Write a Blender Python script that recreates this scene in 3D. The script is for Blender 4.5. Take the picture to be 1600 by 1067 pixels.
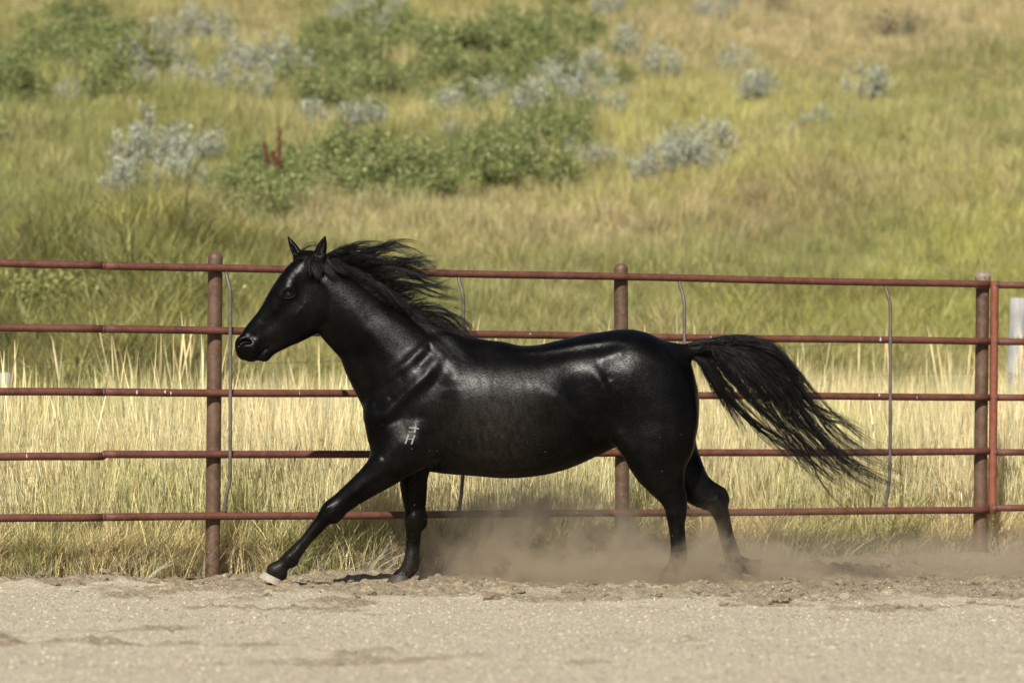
import bpy, bmesh, math, random
import numpy as np
from mathutils import Vector, Matrix, Euler

for _o in list(bpy.data.objects):
    bpy.data.objects.remove(_o)
scene = bpy.context.scene
COL = scene.collection
R = math.radians
rng = np.random.default_rng(7)
random.seed(7)

# ------------------------------------------------------------------ camera, light, exposure
F_PX, CX, HZ, CAM_Y, CAM_Z = 5346.0, 800.0, 670.0, -22.0, 1.0     # 1600 px wide picture, horizon row 670
cam_d = bpy.data.cameras.new('camera')
cam = bpy.data.objects.new('camera', cam_d)
COL.objects.link(cam)
cam.location = (0, CAM_Y, CAM_Z)
cam.rotation_euler = (R(90), 0, 0)
cam_d.sensor_width = 36.0
cam_d.lens = 36.0 * F_PX / 1600.0
cam_d.shift_y = (HZ - 533.5) / 1600.0
cam_d.clip_start = 0.1
cam_d.clip_end = 600
cam_d.dof.use_dof = True
cam_d.dof.focus_distance = 22.2
cam_d.dof.aperture_fstop = 2.3
scene.camera = cam

SUN_EL, SUN_AZ = 37.0, 13.0          # height, and degrees left of straight behind the camera
to_sun = Vector((-math.sin(R(SUN_AZ)) * math.cos(R(SUN_EL)), -math.cos(R(SUN_AZ)) * math.cos(R(SUN_EL)), math.sin(R(SUN_EL))))
sun_d = bpy.data.lights.new('sun', 'SUN')
sun_d.energy = 5.0
sun_d.angle = R(0.53)
sun_d.color = (1.0, 0.945, 0.85)
sun = bpy.data.objects.new('sun', sun_d)
COL.objects.link(sun)
sun.rotation_euler = to_sun.to_track_quat('Z', 'Y').to_euler()
sun.location = (-8, -20, 15)

world = bpy.data.worlds.new('World')
scene.world = world
world.use_nodes = True
wn = world.node_tree
wn.nodes.clear()
w_out = wn.nodes.new('ShaderNodeOutputWorld')
w_bg = wn.nodes.new('ShaderNodeBackground')
w_sky = wn.nodes.new('ShaderNodeTexSky')
w_sky.sky_type = 'NISHITA'
w_sky.sun_disc = False
w_sky.sun_elevation = R(SUN_EL)
w_sky.sun_rotation = math.atan2(to_sun.x, to_sun.y)
w_bg.inputs['Strength'].default_value = 0.05
wn.links.new(w_sky.outputs[0], w_bg.inputs[0])
wn.links.new(w_bg.outputs[0], w_out.inputs[0])

scene.view_settings.view_transform = 'Standard'
scene.view_settings.look = 'None'
scene.view_settings.gamma = 1
scene.view_settings.exposure = 0.47
scene.view_settings.use_curve_mapping = False
scene.render.engine = 'CYCLES'
scene.cycles.max_bounces = 8
scene.cycles.diffuse_bounces = 3
scene.cycles.glossy_bounces = 2
scene.cycles.transmission_bounces = 3
scene.cycles.transparent_max_bounces = 8
scene.cycles.volume_bounces = 1
scene.cycles.volume_step_rate = 1.0
scene.cycles.sample_clamp_indirect = 4

# ------------------------------------------------------------------ helpers
def tag(o, label=None, cat=None, group=None, kind=None):
    if label: o['label'] = label
    if cat: o['category'] = cat
    if group: o['group'] = group
    if kind: o['kind'] = kind
    return o

def link(o, parent=None):
    COL.objects.link(o)
    if parent is not None:
        o.parent = parent
    return o

def empty(name, loc=(0, 0, 0), rz=0.0):
    o = bpy.data.objects.new(name, None)
    o.empty_display_size = 0.1
    o.location = loc
    o.rotation_euler = (0, 0, rz)
    return link(o)

def np_mesh(name, verts, faces, mat=None, smooth=True, attrs=None):
    """faces: (n,3) or (n,4) int array, or a list of such arrays"""
    me = bpy.data.meshes.new(name)
    verts = np.asarray(verts, np.float32)
    fl = faces if isinstance(faces, list) else [faces]
    fl = [np.asarray(f, np.int32) for f in fl if len(f)]
    nl = sum(f.size for f in fl)
    nf = sum(len(f) for f in fl)
    me.vertices.add(len(verts))
    me.vertices.foreach_set('co', verts.ravel())
    me.loops.add(nl)
    me.polygons.add(nf)
    me.loops.foreach_set('vertex_index', np.concatenate([f.ravel() for f in fl]))
    tot = np.concatenate([np.full(len(f), f.shape[1], np.int32) for f in fl])
    start = np.concatenate([[0], np.cumsum(tot)[:-1]]).astype(np.int32)
    me.polygons.foreach_set('loop_start', start)
    me.polygons.foreach_set('use_smooth', np.full(nf, smooth, bool))
    if attrs:
        for k, (typ, dom, data) in attrs.items():
            a = me.attributes.new(k, typ, dom)
            key = {'FLOAT': 'value', 'INT': 'value', 'FLOAT_VECTOR': 'vector', 'FLOAT_COLOR': 'color'}[typ]
            a.data.foreach_set(key, np.ascontiguousarray(data, np.int32 if typ == 'INT' else np.float32).ravel())
    me.update(calc_edges=True)
    me.validate()
    if mat: me.materials.append(mat)
    return me

def np_obj(name, verts, faces, mat, parent=None, smooth=True, attrs=None, do_link=True):
    o = bpy.data.objects.new(name, np_mesh(name, verts, faces, mat, smooth, attrs))
    if do_link: link(o, parent)
    return o

def tube(pts, rad, seg=10, cap=True, squash=None):
    """tube along a polyline: verts, faces (quads + caps as quads/tris)"""
    pts = np.asarray(pts, float)
    n = len(pts)
    rad = np.broadcast_to(np.asarray(rad, float), (n,))
    tang = np.gradient(pts, axis=0)
    tang /= np.linalg.norm(tang, axis=1)[:, None] + 1e-12
    up = np.array([0, 0, 1.0]) if abs(tang[0, 2]) < 0.9 else np.array([0, 1.0, 0])
    V = []
    for i in range(n):
        a = np.cross(tang[i], up); a /= np.linalg.norm(a)
        b = np.cross(a, tang[i])
        up = b
        th = np.linspace(0, 2 * math.pi, seg, endpoint=False)
        V.append(pts[i] + rad[i] * (np.cos(th)[:, None] * a + np.sin(th)[:, None] * b))
    V = np.concatenate(V)
    i = np.arange(n - 1)[:, None] * seg
    j = np.arange(seg)[None, :]
    j2 = (j + 1) % seg
    Q = np.stack([i + j, i + j2, i + seg + j2, i + seg + j], -1).reshape(-1, 4)
    F = [Q]
    if cap:
        V = np.concatenate([V, [pts[0]], [pts[-1]]])
        c0, c1 = len(V) - 2, len(V) - 1
        jj = np.arange(seg); jk = (jj + 1) % seg
        F.append(np.concatenate([np.stack([jk, jj, np.full(seg, c0)], -1),
                                 np.stack([jj + (n - 1) * seg, jk + (n - 1) * seg, np.full(seg, c1)], -1)]))
    return V, F

def join(parts):
    V, Q, T, off = [], [], [], 0
    for v, fs in parts:
        V.append(v)
        for f in (fs if isinstance(fs, list) else [fs]):
            f = np.asarray(f)
            if f.size == 0: continue
            (Q if f.shape[1] == 4 else T).append(f + off)
        off += len(v)
    F = []
    if Q: F.append(np.concatenate(Q))
    if T: F.append(np.concatenate(T))
    return np.concatenate(V), F

def _hash(ix, iy, seed):
    h = (ix.astype(np.int64) * 374761393 + iy.astype(np.int64) * 668265263 + seed * 974634777) & 0xffffffff
    h = ((h ^ (h >> 13)) * 1274126177) & 0xffffffff
    h = h ^ (h >> 16)
    return h.astype(np.float64) / 4294967295.0

def noise2(x, y, seed=0):
    x = np.asarray(x, float); y = np.asarray(y, float)
    ix = np.floor(x); iy = np.floor(y)
    fx = x - ix; fy = y - iy
    ux = fx * fx * fx * (fx * (fx * 6 - 15) + 10); uy = fy * fy * fy * (fy * (fy * 6 - 15) + 10)
    def g(ax, ay):
        a = _hash(ix + ax, iy + ay, seed) * 2 * math.pi
        return np.cos(a) * (fx - ax) + np.sin(a) * (fy - ay)
    return ((g(0, 0) * (1 - ux) + g(1, 0) * ux) * (1 - uy) + (g(0, 1) * (1 - ux) + g(1, 1) * ux) * uy) * 1.5

def fbm(x, y, octv=4, seed=0, gain=0.5):
    s = 0; a = 1.0; f = 1.0
    for o in range(octv):
        s = s + a * noise2(x * f + 17.3 * o, y * f - 9.1 * o, seed + o)
        a *= gain; f *= 2.03
    return s

def sstep(a, b, x):
    t = np.clip((x - a) / (b - a), 0, 1)
    return t * t * (3 - 2 * t)

# ------------------------------------------------------------------ material helpers
def new_mat(name):
    m = bpy.data.materials.new(name)
    m.use_nodes = True
    nt = m.node_tree
    nt.nodes.clear()
    out = nt.nodes.new('ShaderNodeOutputMaterial')
    return m, nt, out

class NT:
    """tiny node-graph helper"""
    def __init__(self, nt): self.nt = nt
    def n(self, t, **kw):
        nd = self.nt.nodes.new(t)
        for k, v in kw.items(): setattr(nd, k, v)
        return nd
    def l(self, a, b): self.nt.links.new(a, b)
    def val(self, sock, v):
        if hasattr(v, 'is_linked') or isinstance(v, bpy.types.NodeSocket): self.l(v, sock)
        else: sock.default_value = v
    def math(self, op, a, b=None, c=None, clamp=False):
        nd = self.n('ShaderNodeMath', operation=op, use_clamp=clamp)
        self.val(nd.inputs[0], a)
        if b is not None: self.val(nd.inputs[1], b)
        if c is not None: self.val(nd.inputs[2], c)
        return nd.outputs[0]
    def noise(self, scale, detail=4, rough=0.55, vec=None, dist=0.0):
        nd = self.n('ShaderNodeTexNoise')
        nd.inputs['Scale'].default_value = scale
        nd.inputs['Detail'].default_value = detail
        nd.inputs['Roughness'].default_value = rough
        nd.inputs['Distortion'].default_value = dist
        if vec is not None: self.l(vec, nd.inputs['Vector'])
        return nd
    def ramp(self, fac, stops):
        nd = self.n('ShaderNodeValToRGB')
        el = nd.color_ramp.elements
        while len(el) < len(stops): el.new(0.5)
        for e, (p, c) in zip(el, stops):
            e.position = p
            e.color = (*c, 1) if len(c) == 3 else c
        self.val(nd.inputs[0], fac)
        return nd.outputs[0]
    def mix(self, fac, a, b, blend='MIX'):
        nd = self.n('ShaderNodeMix', data_type='RGBA', blend_type=blend)
        self.val(nd.inputs[0], fac)
        self.val(nd.inputs[6], a if not isinstance(a, tuple) else (*a, 1)[:4])
        self.val(nd.inputs[7], b if not isinstance(b, tuple) else (*b, 1)[:4])
        return nd.outputs[2]
    def mrange(self, v, a, b, c, d):
        nd = self.n('ShaderNodeMapRange')
        self.val(nd.inputs[0], v)
        for i, q in enumerate((a, b, c, d)): nd.inputs[i + 1].default_value = q
        return nd.outputs[0]
    def coords(self, which='Object', scale=None):
        tc = self.n('ShaderNodeTexCoord').outputs[which]
        if scale is None: return tc
        mp = self.n('ShaderNodeMapping')
        mp.inputs['Scale'].default_value = scale
        self.l(tc, mp.inputs['Vector'])
        return mp.outputs[0]
    def bump(self, h, strength=0.3, dist=0.01, normal=None):
        nd = self.n('ShaderNodeBump')
        nd.inputs['Strength'].default_value = strength
        nd.inputs['Distance'].default_value = dist
        self.l(h, nd.inputs['Height'])
        if normal is not None: self.l(normal, nd.inputs['Normal'])
        return nd.outputs[0]
    def bsdf(self, base=None, rough=0.6, spec=0.5, normal=None, metallic=0.0, **kw):
        nd = self.n('ShaderNodeBsdfPrincipled')
        if base is not None: self.val(nd.inputs['Base Color'], (*base, 1) if isinstance(base, tuple) else base)
        self.val(nd.inputs['Roughness'], rough)
        self.val(nd.inputs['Specular IOR Level'], spec)
        nd.inputs['Metallic'].default_value = metallic
        if normal is not None: self.l(normal, nd.inputs['Normal'])
        for k, v in kw.items(): self.val(nd.inputs[k.replace('_', ' ')], v)
        return nd.outputs[0]
    def attr(self, name, typ='GEOMETRY'):
        return self.n('ShaderNodeAttribute', attribute_name=name, attribute_type=typ)

def world_at(px, py, depth):
    """point seen at (px, py) of the 1600 px picture, depth metres from the camera"""
    return np.array([(px - CX) / F_PX * depth, CAM_Y + depth, CAM_Z - (py - HZ) / F_PX * depth])
# ------------------------------------------------------------------ the land
FP = np.array([-2.0, 0.94]); FT = np.array([0.9157, 0.4019]); FN = np.array([-0.4019, 0.9157])   # fence line: point, direction, outward normal
def fence_s(x, y): return (x - FP[0]) * FN[0] + (y - FP[1]) * FN[1]
def fence_u(x, y): return (x - FP[0]) * FT[0] + (y - FP[1]) * FT[1]
def fence_y(x): return FP[1] + (x - FP[0]) * FT[1] / FT[0]
def fence_base(u): return 0.060 * sstep(0.3, 4.0, u) + 0.02 * noise2(u * 0.9, u * 0 + 3.3, 5)

def arena_z(x, y, fine=True):
    s = fence_s(x, y); u = fence_u(x, y)
    z = fence_base(u) * sstep(-1.5, 0.0, s)
    if fine:
        near = sstep(9.0, 6.0, np.abs(x)) * sstep(-14, -11, y) * sstep(6, 4.5, y)
        m = dirt_mask(x, y)
        z = z + near * (0.010 * fbm(x * 1.3, y * 1.3, 3, 11) + 0.0035 * fbm(x * 9, y * 9, 2, 21))
        lump = fbm(x * 3.2, y * 2.4, 4, 31, 0.55)
        rid = 1 - np.abs(fbm(x * 5.0, y * 4.0, 3, 41))
        z = z + near * m * (0.026 * lump + 0.022 * (rid - 0.6) + 0.024 * np.maximum(fbm(x * 14, y * 9, 3, 51), 0) ** 1.3)
        # hoof hollows and little banks
        for hx, hy, rr, dd in HOLLOWS:
            q = ((x - hx) ** 2 + ((y - hy) * 0.9) ** 2) / rr ** 2
            z = z + dd * np.exp(-q)
    return z

HOLLOWS = [(-0.75, 0.22, 0.16, -0.045), (-1.02, 0.1, 0.2, -0.03), (-0.55, 0.55, 0.25, 0.02), (-1.25, 0.5, 0.3, 0.015),
           (1.0, 0.0, 0.2, -0.02), (1.6, 0.9, 0.3, 0.06), (2.2, 1.3, 0.35, 0.07), (2.75, 1.55, 0.3, 0.08), (0.45, -0.6, 0.2, 0.02),
           (1.15, -0.75, 0.25, 0.03), (1.75, -0.7, 0.16, 0.025), (2.5, -0.6, 0.3, 0.02), (3.1, -0.9, 0.22, 0.03), (-2.6, 0.1, 0.2, 0.02),
           (-3.3, -0.5, 0.25, 0.02), (-0.1, -0.95, 0.2, 0.02), (0.6, -2.6, 0.12, 0.03), (-3.1, -2.6, 0.2, 0.02), (2.0, -4.6, 0.18, 0.02)]

_hr = np.random.default_rng(77)
for _ in range(46):
    _hx = _hr.uniform(-3.6, 4.2); _hy = _hr.uniform(-0.9 - 0.30 * (_hx + 3.3), 0.3 + 0.25 * max(_hx, 0))
    HOLLOWS.append((_hx, _hy, _hr.uniform(0.06, 0.22), _hr.uniform(-0.015, 0.034)))

def dirt_mask(x, y):
    """where the churned brown soil lies over the pale gravel"""
    n = fbm(x * 0.8, y * 1.1, 4, 61)
    edge = -0.75 - 0.30 * (x.clip(-4, 4.5) + 3.3)
    n1 = fbm(x * 1.5 + 4, y * 1.2, 4, 62)
    m = sstep(-0.35, 0.35, (y - edge) * 0.55 + 0.75 * n + 0.65 * n1)
    n2 = fbm(x * 0.55 + 7, y * 0.9, 4, 71)
    m2 = sstep(0.38, 0.62, n2) * 0.75 * sstep(-11, -6, y) + sstep(0.5, 0.75, n2) * 0.2
    return np.clip(np.maximum(m, m2), 0, 1)

def hill_z(x, y):
    s = fence_s(x, y); u = fence_u(x, y)
    depth = y - CAM_Y
    sp = np.maximum(s, -0.5)
    z = fence_base(u) + 0.075 * sp
    k = 11.0
    t = np.maximum(depth - 33.0, 0)
    z = z + 0.150 * (np.sqrt(t * t + 36) - 6)                      # the hillside proper
    big = sstep(3, 14, s)
    z = z + big * (0.55 * noise2(x * 0.09 + 3, y * 0.07, 81) + 0.16 * noise2(x * 0.33, y * 0.25, 82))
    z = z + 0.03 * noise2(x * 1.1, y * 1.1, 83) * sstep(0.3, 2, s)
    return z

def hit_hill(px, py):
    """depth at which the view ray through (px, py) meets the hill (march)"""
    px = np.atleast_1d(np.asarray(px, float)); py = np.atleast_1d(np.asarray(py, float))
    D = np.full(px.shape, 24.0); done = np.zeros(px.shape, bool)
    for d in np.arange(24.5, 200, 0.35):
        x = (px - CX) / F_PX * d; z = CAM_Z - (py - HZ) / F_PX * d
        hit = (z <= hill_z(x, np.full(px.shape, CAM_Y + d))) & ~done
        D[hit] = d; done |= hit
        if done.all(): break
    D[~done] = 200
    return (px - CX) / F_PX * D, CAM_Y + D

def proj(x, y, z):
    d = y - CAM_Y
    return CX + F_PX * x / d, HZ - F_PX * (z - CAM_Z) / d

# ---- ground material: pale gravel with churned brown soil
mat_gravel, nt, out = new_mat('gravel')
g = NT(nt)
co = g.coords('Object')
v1 = g.n('ShaderNodeTexVoronoi'); v1.inputs['Scale'].default_value = 78; g.l(co, v1.inputs['Vector'])
v2 = g.n('ShaderNodeTexVoronoi'); v2.inputs['Scale'].default_value = 210; g.l(co, v2.inputs['Vector'])
sepc = g.n('ShaderNodeSeparateColor'); g.l(v1.outputs['Color'], sepc.inputs[0])
sepd = g.n('ShaderNodeSeparateColor'); g.l(v2.outputs['Color'], sepd.inputs[0])
stone = g.ramp(sepc.outputs[0], [(0.0, (0.13, 0.115, 0.085)), (0.24, (0.38, 0.33, 0.235)), (0.6, (0.52, 0.455, 0.33)), (0.85, (0.59, 0.53, 0.40)), (1.0, (0.24, 0.225, 0.18))])
stone2 = g.ramp(sepd.outputs[1], [(0.0, (0.29, 0.24, 0.165)), (0.5, (0.49, 0.43, 0.315)), (1.0, (0.61, 0.555, 0.44))])
grav = g.mix(0.30, stone, stone2)
n_big = g.noise(0.7, 5, 0.6, co)
grav = g.mix(g.mrange(n_big.outputs[0], 0.35, 0.65, 0.0, 0.4), grav, (0.36, 0.30, 0.215))
n_soil = g.noise(24, 6, 0.7, co)
soil = g.ramp(n_soil.outputs[0], [(0.28, (0.13, 0.10, 0.063)), (0.5, (0.245, 0.195, 0.128)), (0.72, (0.37, 0.305, 0.215))])
soil = g.mix(g.math('MULTIPLY', g.mrange(sepc.outputs[1], 0.75, 0.95, 0.0, 1.0), 0.55), soil, stone2)
dm = g.attr('dirt').outputs['Fac']
n_m = g.noise(9, 5, 0.65, co)
fac = g.math('ADD', dm, g.mrange(n_m.outputs[0], 0.3, 0.7, -0.35, 0.35), clamp=True)
fac = g.math('MULTIPLY', g.mrange(fac, 0.25, 0.75, 0.0, 1.0), dm)
colr = g.mix(g.math('POWER', fac, 0.7), grav, soil)
hgt = g.math('ADD', g.math('MULTIPLY', v1.outputs['Distance'], 0.7), g.math('MULTIPLY', n_soil.outputs[0], 0.7))
hgt = g.math('ADD', hgt, g.math('MULTIPLY', v2.outputs['Distance'], 0.3))
g.l(g.bsdf(colr, 0.95, 0.15, g.bump(hgt, 0.75, 0.009)), out.inputs[0])

xs = np.unique(np.concatenate([np.linspace(-250, -12, 30), np.linspace(-12, -4.6, 60), np.arange(-4.6, 5.0, 0.02), np.linspace(5.0, 12, 60), np.linspace(12, 250, 30)]))
vs = np.concatenate([-np.geomspace(300, 14.2, 22), np.linspace(-14.0, -10.6, 36), np.arange(-10.5, -3.0, 0.035), np.arange(-3.0, 0.0, 0.02), [0.0]])
X = np.repeat(xs[:, None], len(vs), 1)
yl = fence_y(xs.clip(-60, 60)) + 0.28
# rows run parallel to the fence near it and straight across further off
blend = sstep(-14.0, -2.5, vs)
Y = vs[None, :] + 0 * X + (blend[None, :] * (yl[:, None] - 0.0)) + (1 - blend[None, :]) * 1.0
Z = arena_z(X, Y)
nx, nv = X.shape
idx = (np.arange(nx - 1)[:, None] * nv + np.arange(nv - 1)[None, :])
Qf = np.stack([idx, idx + nv, idx + nv + 1, idx + 1], -1).reshape(-1, 4)
ground = np_obj('gravel_ground', np.stack([X, Y, Z], -1).reshape(-1, 3), Qf, mat_gravel,
                attrs={'dirt': ('FLOAT', 'POINT', dirt_mask(X, Y).ravel())})
tag(ground, 'pale gravel arena floor with churned brown dirt along the fence', 'ground', kind='structure')

# ---- hill soil
mat_soil, nt, out = new_mat('hill_soil')
g = NT(nt)
co = g.coords('Object')
n1 = g.noise(0.35, 6, 0.6, co); n2 = g.noise(6, 6, 0.7, co)
c = g.ramp(n1.outputs[0], [(0.3, (0.13, 0.12, 0.04)), (0.5, (0.24, 0.195, 0.085)), (0.7, (0.33, 0.25, 0.13))])
c = g.mix(0.5, c, g.ramp(n2.outputs[0], [(0.3, (0.08, 0.075, 0.03)), (0.7, (0.36, 0.30, 0.15))]))
g.l(g.bsdf(c, 0.95, 0.1, g.bump(n2.outputs[0], 0.8, 0.06)), out.inputs[0])
us = np.unique(np.concatenate([np.linspace(-260, -16, 40), np.arange(-16, 22, 0.2), np.linspace(22, 260, 40)]))
ss = np.unique(np.concatenate([np.arange(0.18, 3, 0.12), np.arange(3, 75, 0.4), np.geomspace(75, 260, 40)]))
U, S = np.meshgrid(us, ss, indexing='ij')
X = FP[0] + U * FT[0] + S * FN[0]; Y = FP[1] + U * FT[1] + S * FN[1]
Z = hill_z(X, Y) - 0.012 * (S < 0.6)
nx, nv = X.shape
idx = (np.arange(nx - 1)[:, None] * nv + np.arange(nv - 1)[None, :])
Qf = np.stack([idx, idx + nv, idx + nv + 1, idx + 1], -1).reshape(-1, 4)
hill = np_obj('hillside', np.stack([X, Y, Z], -1).reshape(-1, 3), Qf, mat_soil)
tag(hill, 'grassy hillside rising behind the pipe fence', 'hill', kind='structure')
# ------------------------------------------------------------------ the horse: one smooth body grown from a distance field
PXM = 243.0                                   # field units (1/243 m) per metre
VOX = 1.6
BX0, BX1, BZ0, BZ1, BY = 352.0, 1216.0, 352.0, 916.0, 82.0
nX = int((BX1 - BX0) / VOX) + 1; nZ = int((BZ1 - BZ0) / VOX) + 1; nY = int(2 * BY / VOX) + 1
gx = (BX0 + VOX * np.arange(nX)).astype(np.float32)
gy = (-BY + VOX * np.arange(nY)).astype(np.float32)
gz = (BZ0 + VOX * np.arange(nZ)).astype(np.float32)         # downwards, like picture rows
FLD = np.full((nX, nY, nZ), 40.0, np.float32)

def sl(lo, hi, g0):
    a = max(0, int((lo - g0) / VOX)); b = int((hi - g0) / VOX) + 2
    return slice(a, max(a, b))

def smin(a, b, k):
    h = np.maximum(k - np.abs(a - b), 0) / k
    return np.minimum(a, b) - h * h * k * 0.25

def chain_field(nodes, pad):
    nd = np.array(nodes, float)
    if len(nd) > 2:                                # smooth the chain through its joints
        m = (10 if nd[:, 3].max() > 50 else 5) * (len(nd) - 1) + 1
        ext = np.vstack([2 * nd[0] - nd[1], nd, 2 * nd[-1] - nd[-2]])
        u = np.linspace(0, len(nd) - 1, m); i = np.minimum(u.astype(int), len(nd) - 2); f = (u - i)[:, None]
        p0, p1, p2, p3 = ext[i], ext[i + 1], ext[i + 2], ext[i + 3]
        sp = 0.5 * ((2 * p1) + (-p0 + p2) * f + (2 * p0 - 5 * p1 + 4 * p2 - p3) * f ** 2 + (-p0 + 3 * p1 - 3 * p2 + p3) * f ** 3)
        sp[:, 3:] = np.maximum(sp[:, 3:], 0.8)
        nd = sp
    rmax = np.maximum(nd[:, 3], nd[:, 4])
    lo = (nd[:, :3] - rmax[:, None]).min(0) - pad; hi = (nd[:, :3] + rmax[:, None]).max(0) + pad
    S = (sl(lo[0], hi[0], BX0), sl(lo[2], hi[2], -BY), sl(lo[1], hi[1], BZ0))
    x = gx[S[0]][:, None, None]; y = gy[S[1]][None, :, None]; z = gz[S[2]][None, None, :]
    out = np.full((x.shape[0], y.shape[1], z.shape[2]), 40.0, np.float32)
    if out.size == 0: return S, out
    for a, b in zip(nd[:-1], nd[1:]):
        d = b[:3] - a[:3]; L2 = float((d ** 2).sum()) + 1e-6
        t = ((x - a[0]) * d[0] + (z - a[1]) * d[1] + (y - a[2]) * d[2]) / L2
        t = np.clip(t, 0, 1)
        r = a[3] + t * (b[3] - a[3]); ry = a[4] + t * (b[4] - a[4])
        dx = x - a[0] - t * d[0]; dz = z - a[1] - t * d[1]; dy = (y - a[2] - t * d[2])
        q = np.sqrt(dx * dx + dz * dz + (dy * (r / ry)) ** 2)
        # rescale so that the value is close to a true distance sideways too
        dd = (q - r) * np.where(r > ry, (np.abs(dy) * (ry / r) + np.sqrt(dx * dx + dz * dz) + 1e-3) / (np.abs(dy) + np.sqrt(dx * dx + dz * dz) + 1e-3), 1.0)
        np.minimum(out, dd, out=out)
    return S, out

def add(nodes, k=10, pad=None):
    S, d = chain_field(nodes, (k + 4) if pad is None else pad)
    FLD[S] = smin(FLD[S], d, k)

def cut(nodes, k=3):
    S, d = chain_field(nodes, k + 4)
    FLD[S] = -smin(-FLD[S], d, k)

def both(fn, nodes, k):
    fn(nodes, k)
    fn([(a, b, -c, r, ry) for a, b, c, r, ry in nodes], k)

def persp(nodes):
    """keeps a limb nearer or farther than the spine on its traced outline"""
    o = []
    for a, b, c, r, ry in nodes:
        s = 1 + c / PXM / 22.0
        o.append((CX + (a - CX) * s, HZ + (b - HZ) * s, c, r * s, ry))
    return o

Y0 = 0.0
# trunk
add([(652, 650, 0, 82, 50), (700, 636, 0, 104, 60), (750, 641, 0, 103, 69), (800, 643.5, 0, 103.5, 72), (850, 639, 0, 100.5, 71), (900, 623, 0, 95, 66),
     (945, 609, 0, 90, 62), (985, 608, 0, 87, 62), (1012, 622, 0, 78, 60)], 8)
add([(985, 585, 0, 64, 52), (1012, 588, 0, 55, 50), (1045, 574, 0, 33, 26)], 22)
add([(690, 552, 0, 24, 13), (730, 556, 0, 22, 14), (775, 565, 0, 26, 22)], 26)          # withers
add([(1015, 625, 0, 72, 58), (1036, 655, 0, 55, 52), (1034, 690, 0, 48, 46)], 14)
# neck
add([(515, 463, 9, 51, 20), (548, 495, 7, 56, 24), (583, 528, 5, 61, 30), (612, 560, 2, 75, 38), (655, 602, 0, 94, 48)], 10)
# shoulders, chest, upper arms
both(add, [(612, 655, -24, 40, 24), (655, 605, -28, 48, 24), (705, 560, -20, 36, 18)], 16)
both(add, [(618, 690, -26, 42, 24), (655, 690, -36, 40, 24)], 14)
# thighs
both(add, [(1000, 610, -26, 62, 36), (1030, 650, -30, 56, 36), (1034, 690, -33, 48, 30)], 18)
both(add, [(975, 620, -32, 34, 24), (990, 670, -36, 36, 26), (1008, 705, -37, 32, 24)], 14)
# tail root
add([(1040, 556, 0, 17, 14), (1075, 549, 0, 12, 10), (1110, 546, 0, 9, 8), (1145, 548, 0, 6, 5.5)], 12)
# sheath
add([(925, 697, 0, 12, 11), (945, 690, 0, 10, 10)], 8)
# near fore, reaching forward
nf = persp([(632, 700, -38, 42, 26), (606, 728, -38, 31, 23), (582, 749, -37, 24, 19), (550, 774, -36, 18.5, 16), (533, 787, -36, 17, 14.5),
            (520, 796, -36, 16.8, 15), (510, 806, -36, 13.5, 13), (497, 822, -36, 10.8, 9.5), (477, 846, -36, 9.8, 8.5), (465, 859, -36, 11, 10),
            (454, 871, -36, 12.3, 11.3), (443, 881, -36, 10.8, 10), (434, 889, -36, 12.5, 11.5)])
CORONET = persp([(427, 891, -36, 11, 11.5), (439, 897, -36, 10, 11)])
# far fore, planted
ff = persp([(648, 690, 36, 40, 26), (646, 738, 36, 24.5, 21), (647, 768, 36, 20.5, 17), (648.5, 795, 36, 16.8, 14.5), (648.5, 812, 36, 16.8, 15),
            (646.5, 830, 36, 12.6, 12), (645, 853, 36, 11.2, 9), (643.5, 870, 36, 12, 10.5), (641.5, 884, 36, 13.8, 12), (633, 895, 36, 12, 11), (625, 902, 36, 12.5, 12)])
# near hind, planted under the belly
nh = persp([(1030, 690, -37, 50, 30), (1027, 715, -38, 45, 26), (1037, 745, -38, 33, 22), (1048, 770, -37, 22.5, 17), (1054, 790, -37, 16.5, 13.5), (1055, 804, -37, 14.5, 13),
            (1058, 826, -37, 13, 11), (1060, 850, -37, 12.5, 10), (1060, 870, -37, 13.5, 12), (1054, 884, -37, 12, 11), (1048, 893, -37, 12.5, 12)])
# far hind, trailing
fh = persp([(1036, 690, 36, 48, 28), (1064, 735, 36, 36, 24), (1092, 768, 36, 23.5, 18), (1116, 783, 36, 18, 14.5), (1124, 796, 36, 14.5, 13),
            (1130, 814, 36, 12, 10.5), (1136, 840, 36, 11.5, 9.5), (1143, 862, 36, 12.5, 10.5), (1147, 875, 36, 13.5, 12), (1158, 881, 36, 12, 11), (1168, 884, 36, 12.5, 11.5)])
for c, k in ((nf, 12), (CORONET, 6), (ff, 12), (nh, 12), (fh, 12)): add(c, k)
add(persp([(1100, 757, 36, 12, 9), (1118, 764, 36, 9, 7), (1130, 769, 36, 6.5, 6.5), (1134, 780, 36, 6, 6)]), 8)      # far hock point
add(persp([(1062, 775, -37, 10, 7), (1066, 792, -37, 7, 6), (1065, 806, -37, 6, 6)]), 8)
add(persp([(524, 812, -36, 6, 6), (530, 803, -36, 7, 7)]), 8)      # bone behind the near knee
add(persp([(661, 818, 36, 6, 6), (662, 806, 36, 6, 6)]), 8)
add(persp([(461, 879, -36, 5, 6), (456, 880, -36, 6, 6)]), 6)      # ergot
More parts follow.
